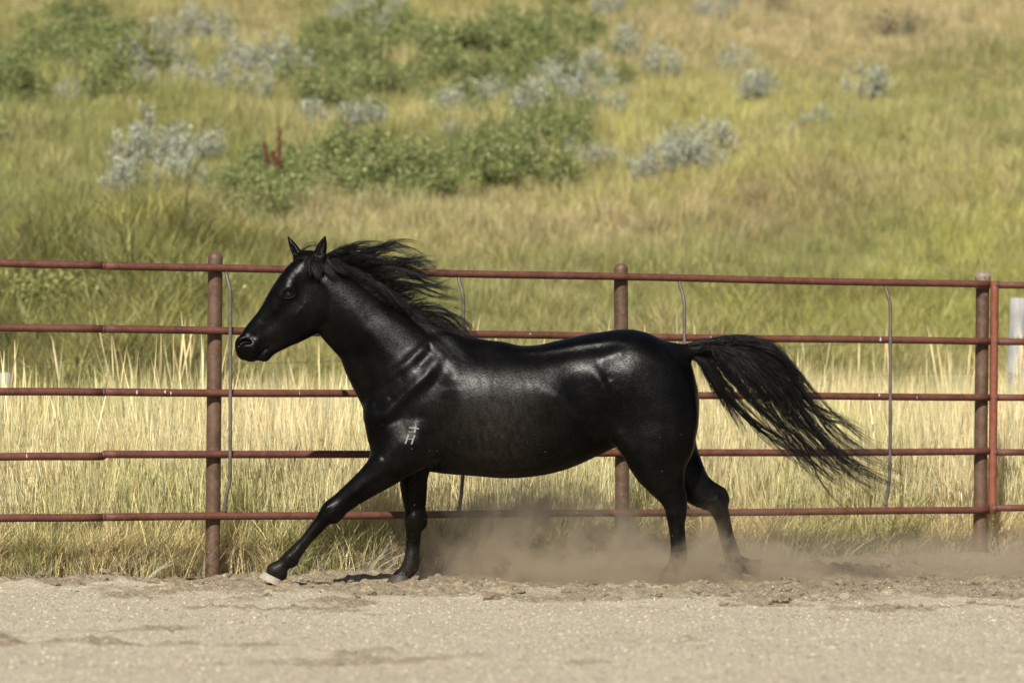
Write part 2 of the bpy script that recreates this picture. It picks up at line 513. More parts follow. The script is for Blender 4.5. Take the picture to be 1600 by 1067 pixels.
# head
add([(487, 414, 0, 21, 15), (466, 433, 0, 24, 21), (443, 464, 0, 23.5, 23), (422, 492, 0, 18.5, 16), (402, 519, 0, 19.5, 13.5), (390, 538, 0, 20, 14)], 8)
add([(480, 474, 0, 44, 17), (478, 482, 0, 42, 17), (455, 500, 0, 37.5, 17.5), (430, 520, 0, 27.5, 14.5), (413, 534, 0, 20, 12), (402, 543, 0, 17, 12)], 7)
add([(387, 546, 0, 19, 14), (392, 549, 0, 16.5, 14)], 8)             # upper lip
add([(413, 555, 0, 10.5, 10), (422, 545, 0, 11, 10), (440, 530, 0, 14, 11)], 6)              # chin
both(add, [(478, 476, -11, 34, 7), (466, 490, -11, 28, 6.5)], 12)       # jowls
both(add, [(454, 456, -17, 11, 7), (446, 462, -17, 8, 6)], 8)         # brows
both(add, [(380, 537, -8, 11, 7), (392, 542, -8, 11, 7)], 8)        # nostril wings
# ears
def ear(b1, b2, tip, yy, ytip):
    m = ((b1[0] + b2[0]) / 2, (b1[1] + b2[1]) / 2); w = abs(b2[0] - b1[0]) / 2
    c1 = (m[0] + (tip[0] - m[0]) * 0.45, m[1] + (tip[1] - m[1]) * 0.45)
    c2 = (m[0] + (tip[0] - m[0]) * 0.8, m[1] + (tip[1] - m[1]) * 0.8)
    add([(m[0], m[1] + 6, yy, w * 0.95, 8), (m[0], m[1], yy, w * 0.92, 8), (*c1, (yy + ytip) / 2, w * 0.72, 6), (*c2, ytip, w * 0.36, 4), (*tip, ytip, 1.3, 1.6)], 4)
ear((489, 398), (511, 401), (509, 370), -13, -15)
ear((456, 402), (474, 396), (449, 369), 13, 15)
cut([(499, 398, -24, 5.5, 5), (504, 386, -22, 4, 4), (507, 378, -20, 1.5, 2)], 3)
cut([(461, 396, 8, 3, 4), (455, 384, 9, 2.5, 3)], 2)
# nostrils, mouth, eye sockets
both(cut, [(375.5, 540, -16, 1.6, 5), (378, 536, -17, 3.4, 7), (384, 534, -17, 4.0, 7), (390, 535, -16, 2.6, 6)], 4)
both(cut, [(399, 566, -13, 1.1, 6), (408, 553, -13, 1.2, 6), (419, 544, -11.5, 1.2, 4)], 2.5)
both(cut, [(448, 462, -29, 6, 7), (455, 460, -29, 6, 7)], 4)

# ---- muscle relief: soft ridges (+) and grooves (-) drawn on both flanks
def relief(pts, amp, sig, side=0, ymin=6):
    pts = np.array(pts, float)
    lo = pts.min(0) - 3.2 * sig; hi = pts.max(0) + 3.2 * sig
    sx, sz = sl(lo[0], hi[0], BX0), sl(lo[1], hi[1], BZ0)
    x = gx[sx][:, None]; z = gz[sz][None, :]
    best = np.full((x.shape[0], z.shape[1]), 1e9, np.float32); along = np.zeros_like(best)
    n = len(pts)
    for i in range(max(1, n - 1)):
        a = pts[i]; b = pts[min(i + 1, n - 1)]; d = b - a; L2 = (d ** 2).sum() + 1e-6
        t = np.clip(((x - a[0]) * d[0] + (z - a[1]) * d[1]) / L2, 0, 1)
        q = (x - a[0] - t * d[0]) ** 2 + (z - a[1] - t * d[1]) ** 2
        u = (i + t) / max(1, n - 1)
        along = np.where(q < best, u, along); best = np.minimum(best, q)
    w = amp * np.exp(-best / (2 * sig * sig))
    if n > 1: w = w * (0.35 + 0.65 * np.clip(np.minimum(along, 1 - along) * 5, 0, 1))
    if side < 0: wy = np.clip((-gy - ymin) / 8 + 0.5, 0, 1)
    elif side > 0: wy = np.clip((gy - ymin) / 8 + 0.5, 0, 1)
    else: wy = np.clip((np.abs(gy) - ymin) / 8 + 0.5, 0, 1)
    FLD[sx, :, sz] -= (w[:, None, :] * wy[None, :, None]).astype(np.float32)

RELIEF = [
    # shoulder blade: two ridges that meet at both ends, hollows between them
    ([(577, 634), (590, 604), (636, 570), (660, 546), (684, 530)], 3.2, 5.5),
    ([(574, 647), (605, 647), (623, 628), (647, 607), (668, 588), (690, 556)], 4.8, 6.5), ([(572, 650), (600, 650), (624, 632)], 2.6, 7),
    ([(598, 612), (616, 597), (634, 583)], -3.2, 6.5), ([(652, 574), (664, 563), (674, 553)], -2.6, 5), ([(668, 543), (676, 541)], -1.6, 4), ([(587, 637), (596, 632)], -2.8, 5), ([(610, 625), (617, 620)], -2.0, 3.5),
    ([(618, 655), (646, 628), (676, 604), (696, 584)], -4.0, 8), ([(705, 556), (710, 604)], 2.2, 9), 
    ([(702, 610), (700, 650), (684, 700)], -3.4, 9), ([(690, 716), (672, 735)], -2.6, 5), ([(722, 600), (716, 660), (700, 720)], 1.5, 9),
    ([(575, 690), (592, 706)], -2.6, 6), ([(600, 714), (580, 728)], 3.0, 7), ([(612, 690), (640, 664)], -2.0, 8), ([(650, 650), (662, 700)], 1.8, 9),
    ([(632, 744), (602, 746), (562, 776)], -2.4, 4.5), ([(572, 733), (545, 757), (525, 775)], 1.8, 4.5), ([(600, 735), (570, 757), (548, 775)], 1.6, 5),
    # neck
    ([(528, 500), (560, 555), (588, 625)], -2.8, 7), ([(545, 470), (590, 520), (630, 565)], 1.2, 10), ([(575, 460), (610, 492), (650, 520)], 1.8, 8),
    ([(520, 470), (514, 505), (517, 528)], -1.8, 7), ([(570, 490), (605, 530), (630, 555)], -1.5, 6),
    # back, barrel
    ([(775, 549), (850, 547), (910, 537), (960, 531), (1000, 537)], 2.6, 4.5), ([(780, 560), (850, 559), (915, 549), (960, 545)], -2.0, 5.5),
    ([(845, 606), (884, 630), (906, 658), (924, 686)], 4.6, 9), ([(850, 640), (880, 665), (900, 690)], -2.2, 14), ([(740, 600), (752, 650), (748, 700)], 1.6, 16),
    ([(893, 585), (918, 636), (938, 690)], -5.0, 12), ([(700, 724), (760, 730), (830, 724)], -1.5, 6), ([(690, 712), (740, 716), (790, 712)], 1.2, 7),
    # hip, thigh, rump
    ([(924, 577), (942, 600), (954, 637), (960, 674), (978, 704)], 4.8, 6.5), ([(932, 566), (950, 556), (976, 546)], 2.4, 7), ([(944, 588), (950, 598)], -2.6, 4.5), ([(966, 610), (974, 660), (990, 700)], -2.6, 10),
    ([(976, 545), (1011, 550), (1045, 568), (1062, 598)], 2.0, 10), ([(985, 585), (1025, 600), (1045, 640)], -1.8, 16),
    ([(1064, 590), (1068, 650), (1060, 715)], -2.6, 7), ([(1042, 560), (1060, 585)], 1.6, 8), ([(1040, 640), (1044, 690), (1052, 735)], -1.6, 6),
    ([(1000, 730), (1012, 755)], 2.4, 7), ([(1046, 720), (1050, 765)], -2.0, 6), ([(1090, 750), (1112, 772)], -2.4, 4.5), ([(1025, 745), (1040, 775)], 1.6, 6),
    # head
    ([(437, 478), (420, 494), (405, 505)], 1.6, 4), ([(425, 478), (408, 504)], -1.6, 5), ([(433, 497), (420, 514)], -1.4, 5),
    ([(463, 440), (472, 446)], -2.0, 6), ([(466, 452), (490, 447)], 1.6, 5), ([(476, 430), (484, 440)], 2.0, 4),
    ([(443, 470), (462, 470)], -1.5, 3), ([(398, 520), (392, 530)], -1.4, 4), ([(400, 535), (412, 528), (424, 522)], 1.4, 5),
    ([(395, 552), (401, 543), (398, 535)], 1.2, 3), ([(420, 540), (438, 532)], -1.4, 4), ([(405, 500), (420, 503)], -0.9, 2.4),
    # limbs: tendons and joints
    ([(586, 752), (560, 775), (540, 793)], -1.8, 3.5), ([(516, 788), (508, 797)], 1.6, 3.0), ([(527, 797), (520, 806)], 1.4, 3.0), ([(522, 790), (514, 802)], -1.4, 2.4), ([(496, 820), (480, 839), (468, 853)], 1.2, 2.4),
    ([(470, 854), (460, 866)], 1.4, 3.0), ([(450, 876), (442, 886)], 1.0, 3.0), ([(503, 824), (488, 843), (472, 862)], -2.4, 2.4), ([(524, 790), (512, 800)], 1.2, 4), ([(533, 800), (522, 806)], -1.2, 3),
    ([(498, 812), (482, 832)], 0.9, 3), ([(456, 864), (449, 876)], 1.2, 4),
    ([(650, 832), (649, 860)], -1.5, 2.6), ([(646, 802), (646, 814)], 1.2, 4), ([(657, 760), (655, 790)], -1.0, 4),
    ([(1122, 786), (1129, 800)], 1.4, 4), ([(1137, 815), (1143, 845)], -1.5, 2.6), ([(1064, 815), (1065, 850)], -1.5, 2.6), ([(1108, 775), (1122, 776)], -1.6, 3),
]
for pts, amp, sig in RELIEF: relief(pts, amp * (0.76 if sig > 4 else 0.9), sig * 1.1)
for k in range(9):                                                     # ribs
    x0 = 742 + 17 * k
    relief([(x0 + 3 * math.sin(k * 2.1), 585 + 2 * k), (x0 + 7, 620), (x0 + 12, 655)], 0.24 + 0.2 * math.sin(k * 1.7), 4.6)

# ---- surface nets
def surface_nets(F):
    s = F < 0
    c = s[:-1, :-1, :-1].astype(np.uint8)
    tot = np.zeros_like(c)
    offs = [(i, j, k) for i in (0, 1) for j in (0, 1) for k in (0, 1)]
    nx_, ny_, nz_ = F.shape
    def cor(A, o): return A[o[0]:nx_ - 1 + o[0], o[1]:ny_ - 1 + o[1], o[2]:nz_ - 1 + o[2]]
    for o in offs: tot += cor(s, o)
    act = np.argwhere((tot > 0) & (tot < 8))
    vid = np.full(tot.shape, -1, np.int32)
    vid[act[:, 0], act[:, 1], act[:, 2]] = np.arange(len(act))
    P = np.zeros((len(act), 3)); N = np.zeros(len(act))
    vals = {o: F[act[:, 0] + o[0], act[:, 1] + o[1], act[:, 2] + o[2]].astype(float) for o in offs}
    for a in offs:
        for ax in range(3):
            if a[ax]: continue
            b = list(a); b[ax] = 1; b = tuple(b)
            fa, fb = vals[a], vals[b]
            cr = (fa < 0) != (fb < 0)
            t = np.where(cr, fa / np.where(cr, fa - fb, 1), 0)
            p = np.zeros((len(act), 3)); p += np.array(a); p[:, ax] += t
            P[cr] += p[cr]; N[cr] += 1
    P = act + P / N[:, None]
    quads = []
    for ax in range(3):
        a1, a2 = [(1, 2), (2, 0), (0, 1)][ax]
        lo = [slice(None)] * 3; hi = [slice(None)] * 3
        lo[ax] = slice(0, -1); hi[ax] = slice(1, None)
        cr = np.argwhere(s[tuple(lo)] != s[tuple(hi)])
        cr = cr[(cr[:, a1] > 0) & (cr[:, a2] > 0) & (cr[:, a1] < F.shape[a1] - 1) & (cr[:, a2] < F.shape[a2] - 1)]
        inside = s[cr[:, 0], cr[:, 1], cr[:, 2]]
        def v(d1, d2):
            q = cr.copy(); q[:, a1] -= d1; q[:, a2] -= d2
            return vid[q[:, 0], q[:, 1], q[:, 2]]
        q = np.stack([v(1, 1), v(0, 1), v(0, 0), v(1, 0)], -1)
        q[~inside] = q[~inside][:, ::-1]
        quads.append(q)
    return P, np.concatenate(quads)

P, Q = surface_nets(FLD)
# light smoothing
for it in range(2):
    acc = np.zeros_like(P); cnt = np.zeros(len(P))
    for i in range(4):
        a, b = Q[:, i], Q[:, (i + 1) % 4]
        for c_ in range(3):
            acc[:, c_] += np.bincount(a, P[b, c_], len(P)) + np.bincount(b, P[a, c_], len(P))
        cnt += np.bincount(a, minlength=len(P)) + np.bincount(b, minlength=len(P))
    P = P * 0.5 + 0.5 * acc / np.maximum(cnt, 1)[:, None]

def px3(px, py, Y):
    """field units to metres"""
    return np.stack([(np.asarray(px) - CX) / PXM, np.asarray(Y) / PXM + 0 * np.asarray(px), CAM_Z - (np.asarray(py) - HZ) / PXM], -1)

BODY = px3(BX0 + VOX * P[:, 0], BZ0 + VOX * P[:, 2], -BY + VOX * P[:, 1])

NEAR = np.where((FLD < 0).any(1), gy[np.argmax(FLD < 0, axis=1)], 200.0)       # near flank, field units
def near_surface(px, py):
    """field Y of the near flank at (px, py)"""
    i = min(max(int(round((px - BX0) / VOX)), 0), nX - 1); k = min(max(int(round((py - BZ0) / VOX)), 0), nZ - 1)
    col = FLD[i, :, k]
    j = np.argmax(col < 0)
    if not (col < 0).any(): return 0.0
    if j == 0: return -BY
    t = col[j - 1] / (col[j - 1] - col[j])
    return float(gy[j - 1] + t * VOX)

# ---- coat
mat_coat, nt, out = new_mat('black_coat')
g = NT(nt)
co = g.coords('Object')
hairv = g.coords('Object', (60, 260, 230))
nh1 = g.noise(1.0, 3, 0.6, hairv)
nh2 = g.noise(5.5, 4, 0.6, co)
nh3 = g.noise(26, 4, 0.65, co)
sepx = g.n('ShaderNodeSeparateXYZ'); g.l(co, sepx.inputs[0])
dusty = g.math('MULTIPLY', g.mrange(sepx.outputs['Z'], 0.55, 0.05, 0.0, 1.0), g.mrange(nh2.outputs[0], 0.35, 0.7, 0.05, 0.45))
base = g.mix(g.mrange(nh2.outputs[0], 0.4, 0.7, 0, 1), (0.0016, 0.0015, 0.0015), (0.0036, 0.0030, 0.0027))
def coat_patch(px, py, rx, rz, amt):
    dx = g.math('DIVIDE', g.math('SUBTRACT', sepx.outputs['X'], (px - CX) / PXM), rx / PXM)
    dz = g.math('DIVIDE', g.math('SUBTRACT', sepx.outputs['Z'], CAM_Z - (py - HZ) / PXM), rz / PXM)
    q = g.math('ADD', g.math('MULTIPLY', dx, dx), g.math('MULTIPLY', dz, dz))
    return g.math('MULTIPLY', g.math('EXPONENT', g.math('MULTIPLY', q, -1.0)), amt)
patch = g.math('ADD', coat_patch(772, 668, 62, 62, 0.85), coat_patch(770, 725, 80, 18, 0.55))
patch = g.math('MULTIPLY', patch, g.math('ADD', 0.35, g.math('MULTIPLY', g.mrange(g.noise(1.0, 4, 0.6, g.coords('Object', (34, 34, 13))).outputs[0], 0.35, 0.68, 0.0, 1.0), g.mrange(nh1.outputs[0], 0.35, 0.65, 0.3, 1.0))))
dusty = g.math('MAXIMUM', dusty, g.math('MULTIPLY', patch, 0.5))
base = g.mix(dusty, base, (0.040, 0.033, 0.026))
rough = g.math('ADD', g.mrange(nh3.outputs[0], 0.3, 0.7, 0.27, 0.35), g.math('MULTIPLY', dusty, 0.5))
nh4 = g.noise(9, 3, 0.55, co)
bm = g.bump(nh1.outputs[0], 0.24, 0.003)
bm = g.bump(nh4.outputs[0], 0.09, 0.03, bm)
spec = g.math('MULTIPLY', g.mrange(nh2.outputs[0], 0.3, 0.7, 0.066, 0.115), g.mrange(nh1.outputs[0], 0.32, 0.68, 0.25, 1.9))
sheen_cut = g.math('ADD', coat_patch(540, 510, 62, 56, 0.55), coat_patch(602, 535, 50, 46, 0.68), clamp=True)
sheen_cut = g.math('ADD', sheen_cut, coat_patch(612, 674, 40, 24, 0.7), clamp=True)      # sun highlights on neck and shoulder painted down through the specular
spec = g.math('MULTIPLY', spec, g.math('SUBTRACT', 1.0, sheen_cut))
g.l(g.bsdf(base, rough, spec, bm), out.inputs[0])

horse = empty('horse', (0, 0, 0))
tag(horse, 'black horse cantering along the pipe fence with mane and tail streaming', 'horse')
body = np_obj('body', BODY, Q, mat_coat, horse)

# ---- hooves
def hoof_mesh(c, a, f, h, r0, r1, w0, w1, shift, ft=None):
    a = np.array(a, float); a /= np.linalg.norm(a)
    f = np.array(f, float); f -= a * f.dot(a); f /= np.linalg.norm(f)
    f0 = f if ft is None else np.array(ft, float) / np.linalg.norm(ft)
    rings = []
    seg = 20
    th = np.linspace(0, 2 * math.pi, seg, endpoint=False)
    for t, grow in ((-0.12, -0.16), (0.0, 0.0), (0.08, 0.12), (0.3, 0.28), (0.65, 0.66), (0.96, 1.0), (1.0, 0.97)):
        rf = r0 + (r1 - r0) * grow; rl = w0 + (w1 - w0) * grow
        fr = np.cos(th); fr = np.where(fr < 0, fr * 0.82, fr)
        fd = f0 + (f - f0) * min(max(t, 0), 1)
        p2 = np.array(c[:2]) + a * h * t + f * shift * max(t, 0) + (fd[None, :] * (rf * fr)[:, None])
        rings.append(np.stack([p2[:, 0], p2[:, 1], c[2] + rl * np.sin(th)], -1))
    V = np.concatenate(rings + [rings[0].mean(0)[None], rings[-1].mean(0)[None]])
    n = len(rings)
    i = np.arange(n - 1)[:, None] * seg; j = np.arange(seg)[None, :]; j2 = (j + 1) % seg
    Qd = np.stack([i + j, i + j2, i + seg + j2, i + seg + j], -1).reshape(-1, 4)
    jj = np.arange(seg); jk = (jj + 1) % seg
    T = np.concatenate([np.stack([jk, jj, np.full(seg, n * seg)], -1), np.stack([jj + (n - 1) * seg, jk + (n - 1) * seg, np.full(seg, n * seg + 1)], -1)])
    return px3(V[:, 0], V[:, 1], V[:, 2]), [Qd, T]

def horn_mat(name, ca, cb):
    m, nt, out = new_mat(name)
    g = NT(nt)
    nn = g.noise(1.0, 4, 0.6, g.coords('Object', (60, 60, 300)))
    g.l(g.bsdf(g.ramp(nn.outputs[0], [(0.3, ca), (0.7, cb)]), 0.6, 0.35, g.bump(nn.outputs[0], 0.3, 0.003)), out.inputs[0])
    return m
mat_horn_d = horn_mat('dark_horn', (0.02, 0.017, 0.014), (0.06, 0.05, 0.04))
mat_horn_p = horn_mat('pale_horn', (0.19, 0.16, 0.12), (0.38, 0.335, 0.265))
hf = [((430, 899.5, -36), (-0.45, 1), (-1, -0.12), 9.5, 17.5, 22.5, 13, 16, 0, mat_horn_p, 'pale front hoof reaching forward'),
      ((627, 901, 36), (-0.12, 1), (-1, 0.10), 15, 15, 23, 13, 17, -5, mat_horn_d, None),
      ((1049, 893, -37), (-0.15, 1), (-1, 0.0), 16, 14.5, 20, 13, 16, -5, mat_horn_d, None),
      ((1170, 884, 36), (0.95, 0.18), (-0.1, 1), 20, 12.5, 16, 12, 15, -1, mat_horn_d, None)]
for c, a, f, h, r0, r1, w0, w1, shift, m, lab in hf:
    V, Fh = hoof_mesh(c, a, f, h, r0, r1, w0, w1, abs(shift) * 0.5, (-0.90, -0.44) if lab else None)
    o = np_obj('hoof', V, Fh, m, horse)
    if lab: o['label'] = lab

# ---- eyes
mat_eye, nt, out = new_mat('eye')
g = NT(nt)
g.l(g.bsdf((0.004, 0.003, 0.002), 0.05, 0.4), out.inputs[0])
mat_lid, nt, out = new_mat('eyelid_skin')
g = NT(nt)
g.l(g.bsdf((0.006, 0.0055, 0.005), 0.5, 0.3), out.inputs[0])
def uv_ball(c, rx, ry, rz, seg=24, ring=14):
    th = np.linspace(0, 2 * math.pi, seg, endpoint=False); ph = np.linspace(0.02, math.pi - 0.02, ring)
    V = np.array([(c[0] + rx * math.sin(p) * math.cos(t), c[1] + ry * math.sin(p) * math.sin(t), c[2] + rz * math.cos(p)) for p in ph for t in th])
    i = np.arange(ring - 1)[:, None] * seg; j = np.arange(seg)[None, :]; j2 = (j + 1) % seg
    return V, [np.stack([i + j, i + seg + j, i + seg + j2, i + j2], -1).reshape(-1, 4)]
yeye = near_surface(452, 461)
for sgn in (1, -1):
    c = px3(452.5, 460.8, sgn * (yeye + 2.4))
    V, Fe = uv_ball(c, 6.8 / PXM, 5.0 / PXM, 5.2 / PXM)
    eye = np_obj('eye', V, Fe, mat_eye, horse)
    lids = []
    for pts, r in (([(442, 463.5), (446, 457), (452, 454.2), (459, 456), (464, 461)], 1.25), ([(443, 464), (447, 466.2), (453, 466.8), (459, 465), (463, 462)], 0.5)):
        pp = np.array(pts); tt = np.linspace(0, len(pp) - 1, 17)
        xx = np.interp(tt, np.arange(len(pp)), pp[:, 0]); zz = np.interp(tt, np.arange(len(pp)), pp[:, 1])
        bul = 1 - ((xx - 453) / 12) ** 2
        lids.append(tube(px3(xx, zz, sgn * (yeye + 1.3 - 2.0 * bul)), r / PXM * (0.5 + 0.5 * np.sin(np.linspace(0.3, math.pi - 0.3, 17))), 8))
    V, Fe = join(lids)
    np_obj('eyelid', V, Fe, mat_lid, eye)

# ---- brand on the near shoulder
mat_brand, nt, out = new_mat('white_brand_hair')
g = NT(nt)
nn = g.noise(420, 3, 0.7, g.coords('Object'))
g.l(g.bsdf(g.ramp(nn.outputs[0], [(0.40, (0.02, 0.02, 0.018)), (0.58, (0.30, 0.29, 0.265))]), 0.7, 0.2), out.inputs[0])
parts = []
for (x0, z0), (x1, z1), w in (((641, 668), (656, 669.6), 1.1), ((651.4, 665), (649.3, 676.3), 1.25), ((639.6, 674.4), (647, 674.8), 0.6),
                              ((640.4, 678.6), (635.3, 692.8), 1.3), ((649.8, 679.4), (644.8, 693.6), 1.3), ((640, 685.6), (646.8, 685.8), 0.7)):
    n = 9; t = np.linspace(0, 1, n)
    cx = x0 + (x1 - x0) * t; cz = z0 + (z1 - z0) * t
    L = math.hypot(x1 - x0, z1 - z0); px_, pz_ = -(z1 - z0) / L * w, (x1 - x0) / L * w
    rows = []
    for s_ in (-1, 0, 1):
        ys = np.array([near_surface(a + s_ * px_, b + s_ * pz_) for a, b in zip(cx, cz)]) - (0.75 if s_ == 0 else 0.25)
        rows.append(px3(cx + s_ * px_, cz + s_ * pz_, ys))
    V = np.concatenate(rows)
    i = np.arange(n - 1)
    parts.append((V, [np.concatenate([np.stack([i, i + 1, i + n + 1, i + n], -1), np.stack([i + n, i + n + 1, i + 2 * n + 1, i + 2 * n], -1)])]))
V, Fb = join(parts)
np_obj('brand', V, Fb, mat_brand, horse)

# ---- mane, forelock and tail: tapering locks of hair
mat_hair, nt, out = new_mat('black_hair')
g = NT(nt)
tint = g.attr('tint').outputs['Fac']
base = g.mix(tint, (0.0015, 0.0014, 0.0014), (0.008, 0.0065, 0.0055))
g.l(g.bsdf(base, g.mrange(tint, 0, 1, 0.34, 0.5), 0.32), out.inputs[0])

def resample(pts, n):
    pts = np.array(pts, float)
    t = np.arange(len(pts)); u = np.linspace(0, len(pts) - 1, n)
    # Catmull-Rom
    ext = np.vstack([2 * pts[0] - pts[1], pts, 2 * pts[-1] - pts[-2]])
    i = np.minimum(u.astype(int), len(pts) - 2); f = (u - i)[:, None]
    p0, p1, p2, p3 = ext[i], ext[i + 1], ext[i + 2], ext[i + 3]
    return 0.5 * ((2 * p1) + (-p0 + p2) * f + (2 * p0 - 5 * p1 + 4 * p2 - p3) * f ** 2 + (-p0 + 3 * p1 - 3 * p2 + p3) * f ** 3)

def strands_mesh(C, rad, tint):
    """C: (n, m, 3) strand points in metres, rad: (n,) root radius"""
    n, m, _ = C.shape
    T = np.gradient(C, axis=1); T /= np.linalg.norm(T, axis=2, keepdims=True) + 1e-9
    A = np.cross(T, np.array([0, 1.0, 0])); A /= np.linalg.norm(A, axis=2, keepdims=True) + 1e-9
    B = np.cross(A, T)
    prof = np.interp(np.linspace(0, 1, m), [0, 0.06, 0.5, 0.85, 1], [0.6, 1.0, 0.95, 0.6, 0.12])
    rr = rad[:, None] * prof[None, :]
    V = np.stack([C + rr[..., None] * (math.cos(a) * A + math.sin(a) * B) for a in (0.5236, 2.618, 4.712)], 2)     # n,m,3,3
    base = (np.arange(n) * m * 3)[:, None, None]
    i = (np.arange(m - 1) * 3)[None, :, None]; j = np.arange(3)[None, None, :]; j2 = (j + 1) % 3
    Qs = np.stack([base + i + j, base + i + j2, base + i + 3 + j2, base + i + 3 + j], -1).reshape(-1, 4)
    return V.reshape(-1, 3), Qs, np.repeat(tint, m * 3)

def hair(name, guides, n_locks, per, y_root, y_tip, spread, wob, rad, parent, seed, m=16, len_lo=0.72, u_pow=1.0, yjit=7.0, urange=(0, 1), loose=0.08, drape=0.0, tight=0.80, ragged=0.18, len_hi=1.0):
    rg = np.random.default_rng(seed)
    G = np.stack([resample(gd, m) for gd in guides])           # g,m,2
    nG = len(G)
    allC, allr, allt = [], [], []
    s = np.linspace(0, 1, m)
    def lerp(u):
        f = np.clip(u, 0, nG - 1.0001); i = int(f); f -= i
        return G[i] * (1 - f) + G[i + 1] * f
    for k in range(n_locks):
        u = (urange[0] + (urange[1] - urange[0]) * rg.random() ** u_pow) * (nG - 1)
        yl = rg.normal(0, yjit); L = len_lo + (1.06 - len_lo) * rg.random()
        ph = rg.random() * 6.28; am = wob * rg.uniform(0.4, 1.6); fr = rg.uniform(0.8, 1.7)
        lt = rg.random() * 0.6
        nn_ = int(per * rg.uniform(0.5, 1.5))
        for q in range(nn_):
            free = rg.random() < loose
            du = rg.normal(0, spread * (0.5 if not free else 1.0))
            c = lerp(u + du)
            cc = lerp(u)
            conv = s ** 1.1 * (tight if not free else 0.15)                            # strands of a lock run together towards its tip
            c = c * (1 - conv[:, None]) + cc * conv[:, None]
            ll = L * rg.uniform(1.06 - ragged * 1.6, 1.06)
            idx_ = np.linspace(0, (m - 1) * min(ll * len_hi, 1.0), m)
            c = np.stack([np.interp(idx_, np.arange(m), c[:, 0]), np.interp(idx_, np.arange(m), c[:, 1])], -1)
            d = np.gradient(c, axis=0); d /= np.linalg.norm(d, axis=1)[:, None] + 1e-9
            nrm = np.stack([-d[:, 1], d[:, 0]], -1)
            w = am * np.sin(ph + s * 6.28 * fr) * s + rg.normal(0, 0.5) + rg.normal(0, 2.2 if not free else 5) * s ** 1.5
            c = c + nrm * w[:, None]
            yy = y_root + rg.normal(0, 2.0) + (y_tip - y_root + yl) * s + rg.normal(0, 2.0) * s + am * 0.6 * np.cos(ph + s * 6 * fr) * s
            if drape:
                ii = np.clip(((c[:, 0] - BX0) / VOX).round().astype(int), 0, nX - 1); kk = np.clip(((c[:, 1] - BZ0) / VOX).round().astype(int), 0, nZ - 1)
                yy = np.minimum(yy, NEAR[ii, kk] - drape * rg.uniform(0.2, 1.6) * np.minimum(1, s * 4 + 0.1))
            allC.append(px3(c[:, 0], c[:, 1], yy)); allr.append(rad * rg.uniform(0.6, 1.25) * (0.7 if free else 1)); allt.append(np.clip(lt + rg.normal(0, 0.15), 0, 1))
    V, Qs, tt = strands_mesh(np.array(allC), np.array(allr), np.array(allt))
    return np_obj(name, V, Qs, mat_hair, parent, attrs={'tint': ('FLOAT', 'POINT', tt)})

tail_g = [[(1072, 538), (1128, 529), (1182, 530), (1224, 553), (1262, 604), (1300, 652), (1350, 690), (1408, 712)],
          [(1074, 540), (1130, 533), (1184, 538), (1222, 566), (1258, 622), (1300, 680), (1354, 720), (1424, 748)],
          [(1076, 543), (1130, 539), (1178, 552), (1216, 590), (1252, 645), (1292, 695), (1342, 738), (1404, 770)],
          [(1078, 546), (1124, 546), (1166, 570), (1202, 614), (1236, 662), (1272, 700), (1318, 732), (1374, 770)],
          [(1074, 549), (1116, 553), (1152, 582), (1186, 628), (1220, 668), (1252, 702), (1290, 748), (1344, 784)],
          [(1070, 552), (1106, 562), (1136, 596), (1166, 634), (1198, 668), (1232, 692), (1268, 728), (1310, 778)],
          [(1066, 554), (1094, 568), (1116, 600), (1142, 634), (1172, 660), (1204, 682), (1232, 700), (1262, 722)]]
tail = hair('tail', tail_g, 38, 20, 0, -2, 0.26, 11.0, 0.0013, horse, 3, m=26, u_pow=1.0, yjit=11, len_lo=0.98, tight=0.985, ragged=0.17, loose=0.05)
tail_mass = hair('tail', tail_g[:5], 72, 32, 0, -2, 0.45, 6.0, 0.0014, horse, 31, m=20, u_pow=1.0, yjit=12, len_lo=0.35, tight=0.93, ragged=0.4, len_hi=0.66)
tail_fill = [[(1062, 548), (1086, 560), (1102, 590), (1116, 625), (1134, 662), (1153, 703)], [(1070, 546), (1100, 556), (1122, 584), (1140, 612), (1158, 638), (1176, 664)],
             [(1085, 543), (1130, 548), (1164, 574), (1190, 606), (1214, 636), (1238, 664)], [(1100, 541), (1150, 540), (1194, 556), (1222, 588), (1244, 622), (1266, 656)],
             [(1110, 538), (1156, 530), (1198, 536), (1226, 558), (1250, 594), (1276, 632)]]
V1 = hair('tail', tail_fill, 62, 34, 0, -3, 0.35, 3.0, 0.0015, horse, 4, m=18, len_lo=0.45, u_pow=0.8, yjit=10, tight=0.88, ragged=0.35)
V2 = hair('tail', [[(1120, 534), (1170, 540), (1216, 572), (1250, 614), (1280, 636), (1320, 652), (1352, 668), (1390, 684)],
                   [(1120, 536), (1170, 545), (1214, 580), (1250, 628), (1284, 655), (1322, 666), (1354, 690), (1392, 706)]], 5, 12, 0, -6, 0.12, 4, 0.0012, horse, 6, m=20, len_lo=0.85)
mane_g = [[(503, 396), (538, 386), (572, 380), (598, 374)],
          [(510, 399), (555, 394), (600, 388), (652, 387)],
          [(522, 405), (570, 400), (620, 396), (672, 406)],
          [(538, 413), (590, 411), (636, 412), (684, 420)],
          [(556, 424), (608, 424), (652, 430), (704, 442)],
          [(576, 440), (630, 442), (672, 450), (716, 463)],
          [(598, 458), (650, 460), (692, 468), (740, 482)],
          [(620, 476), (668, 482), (706, 496), (750, 518)],
          [(645, 494), (690, 504), (726, 522), (756, 542)],
          [(672, 510), (708, 522), (740, 540), (772, 556)]]
for gd in mane_g:                                # roots sit inside the crest
    gd[0] = (gd[0][0] - 7, gd[0][1] + 10)
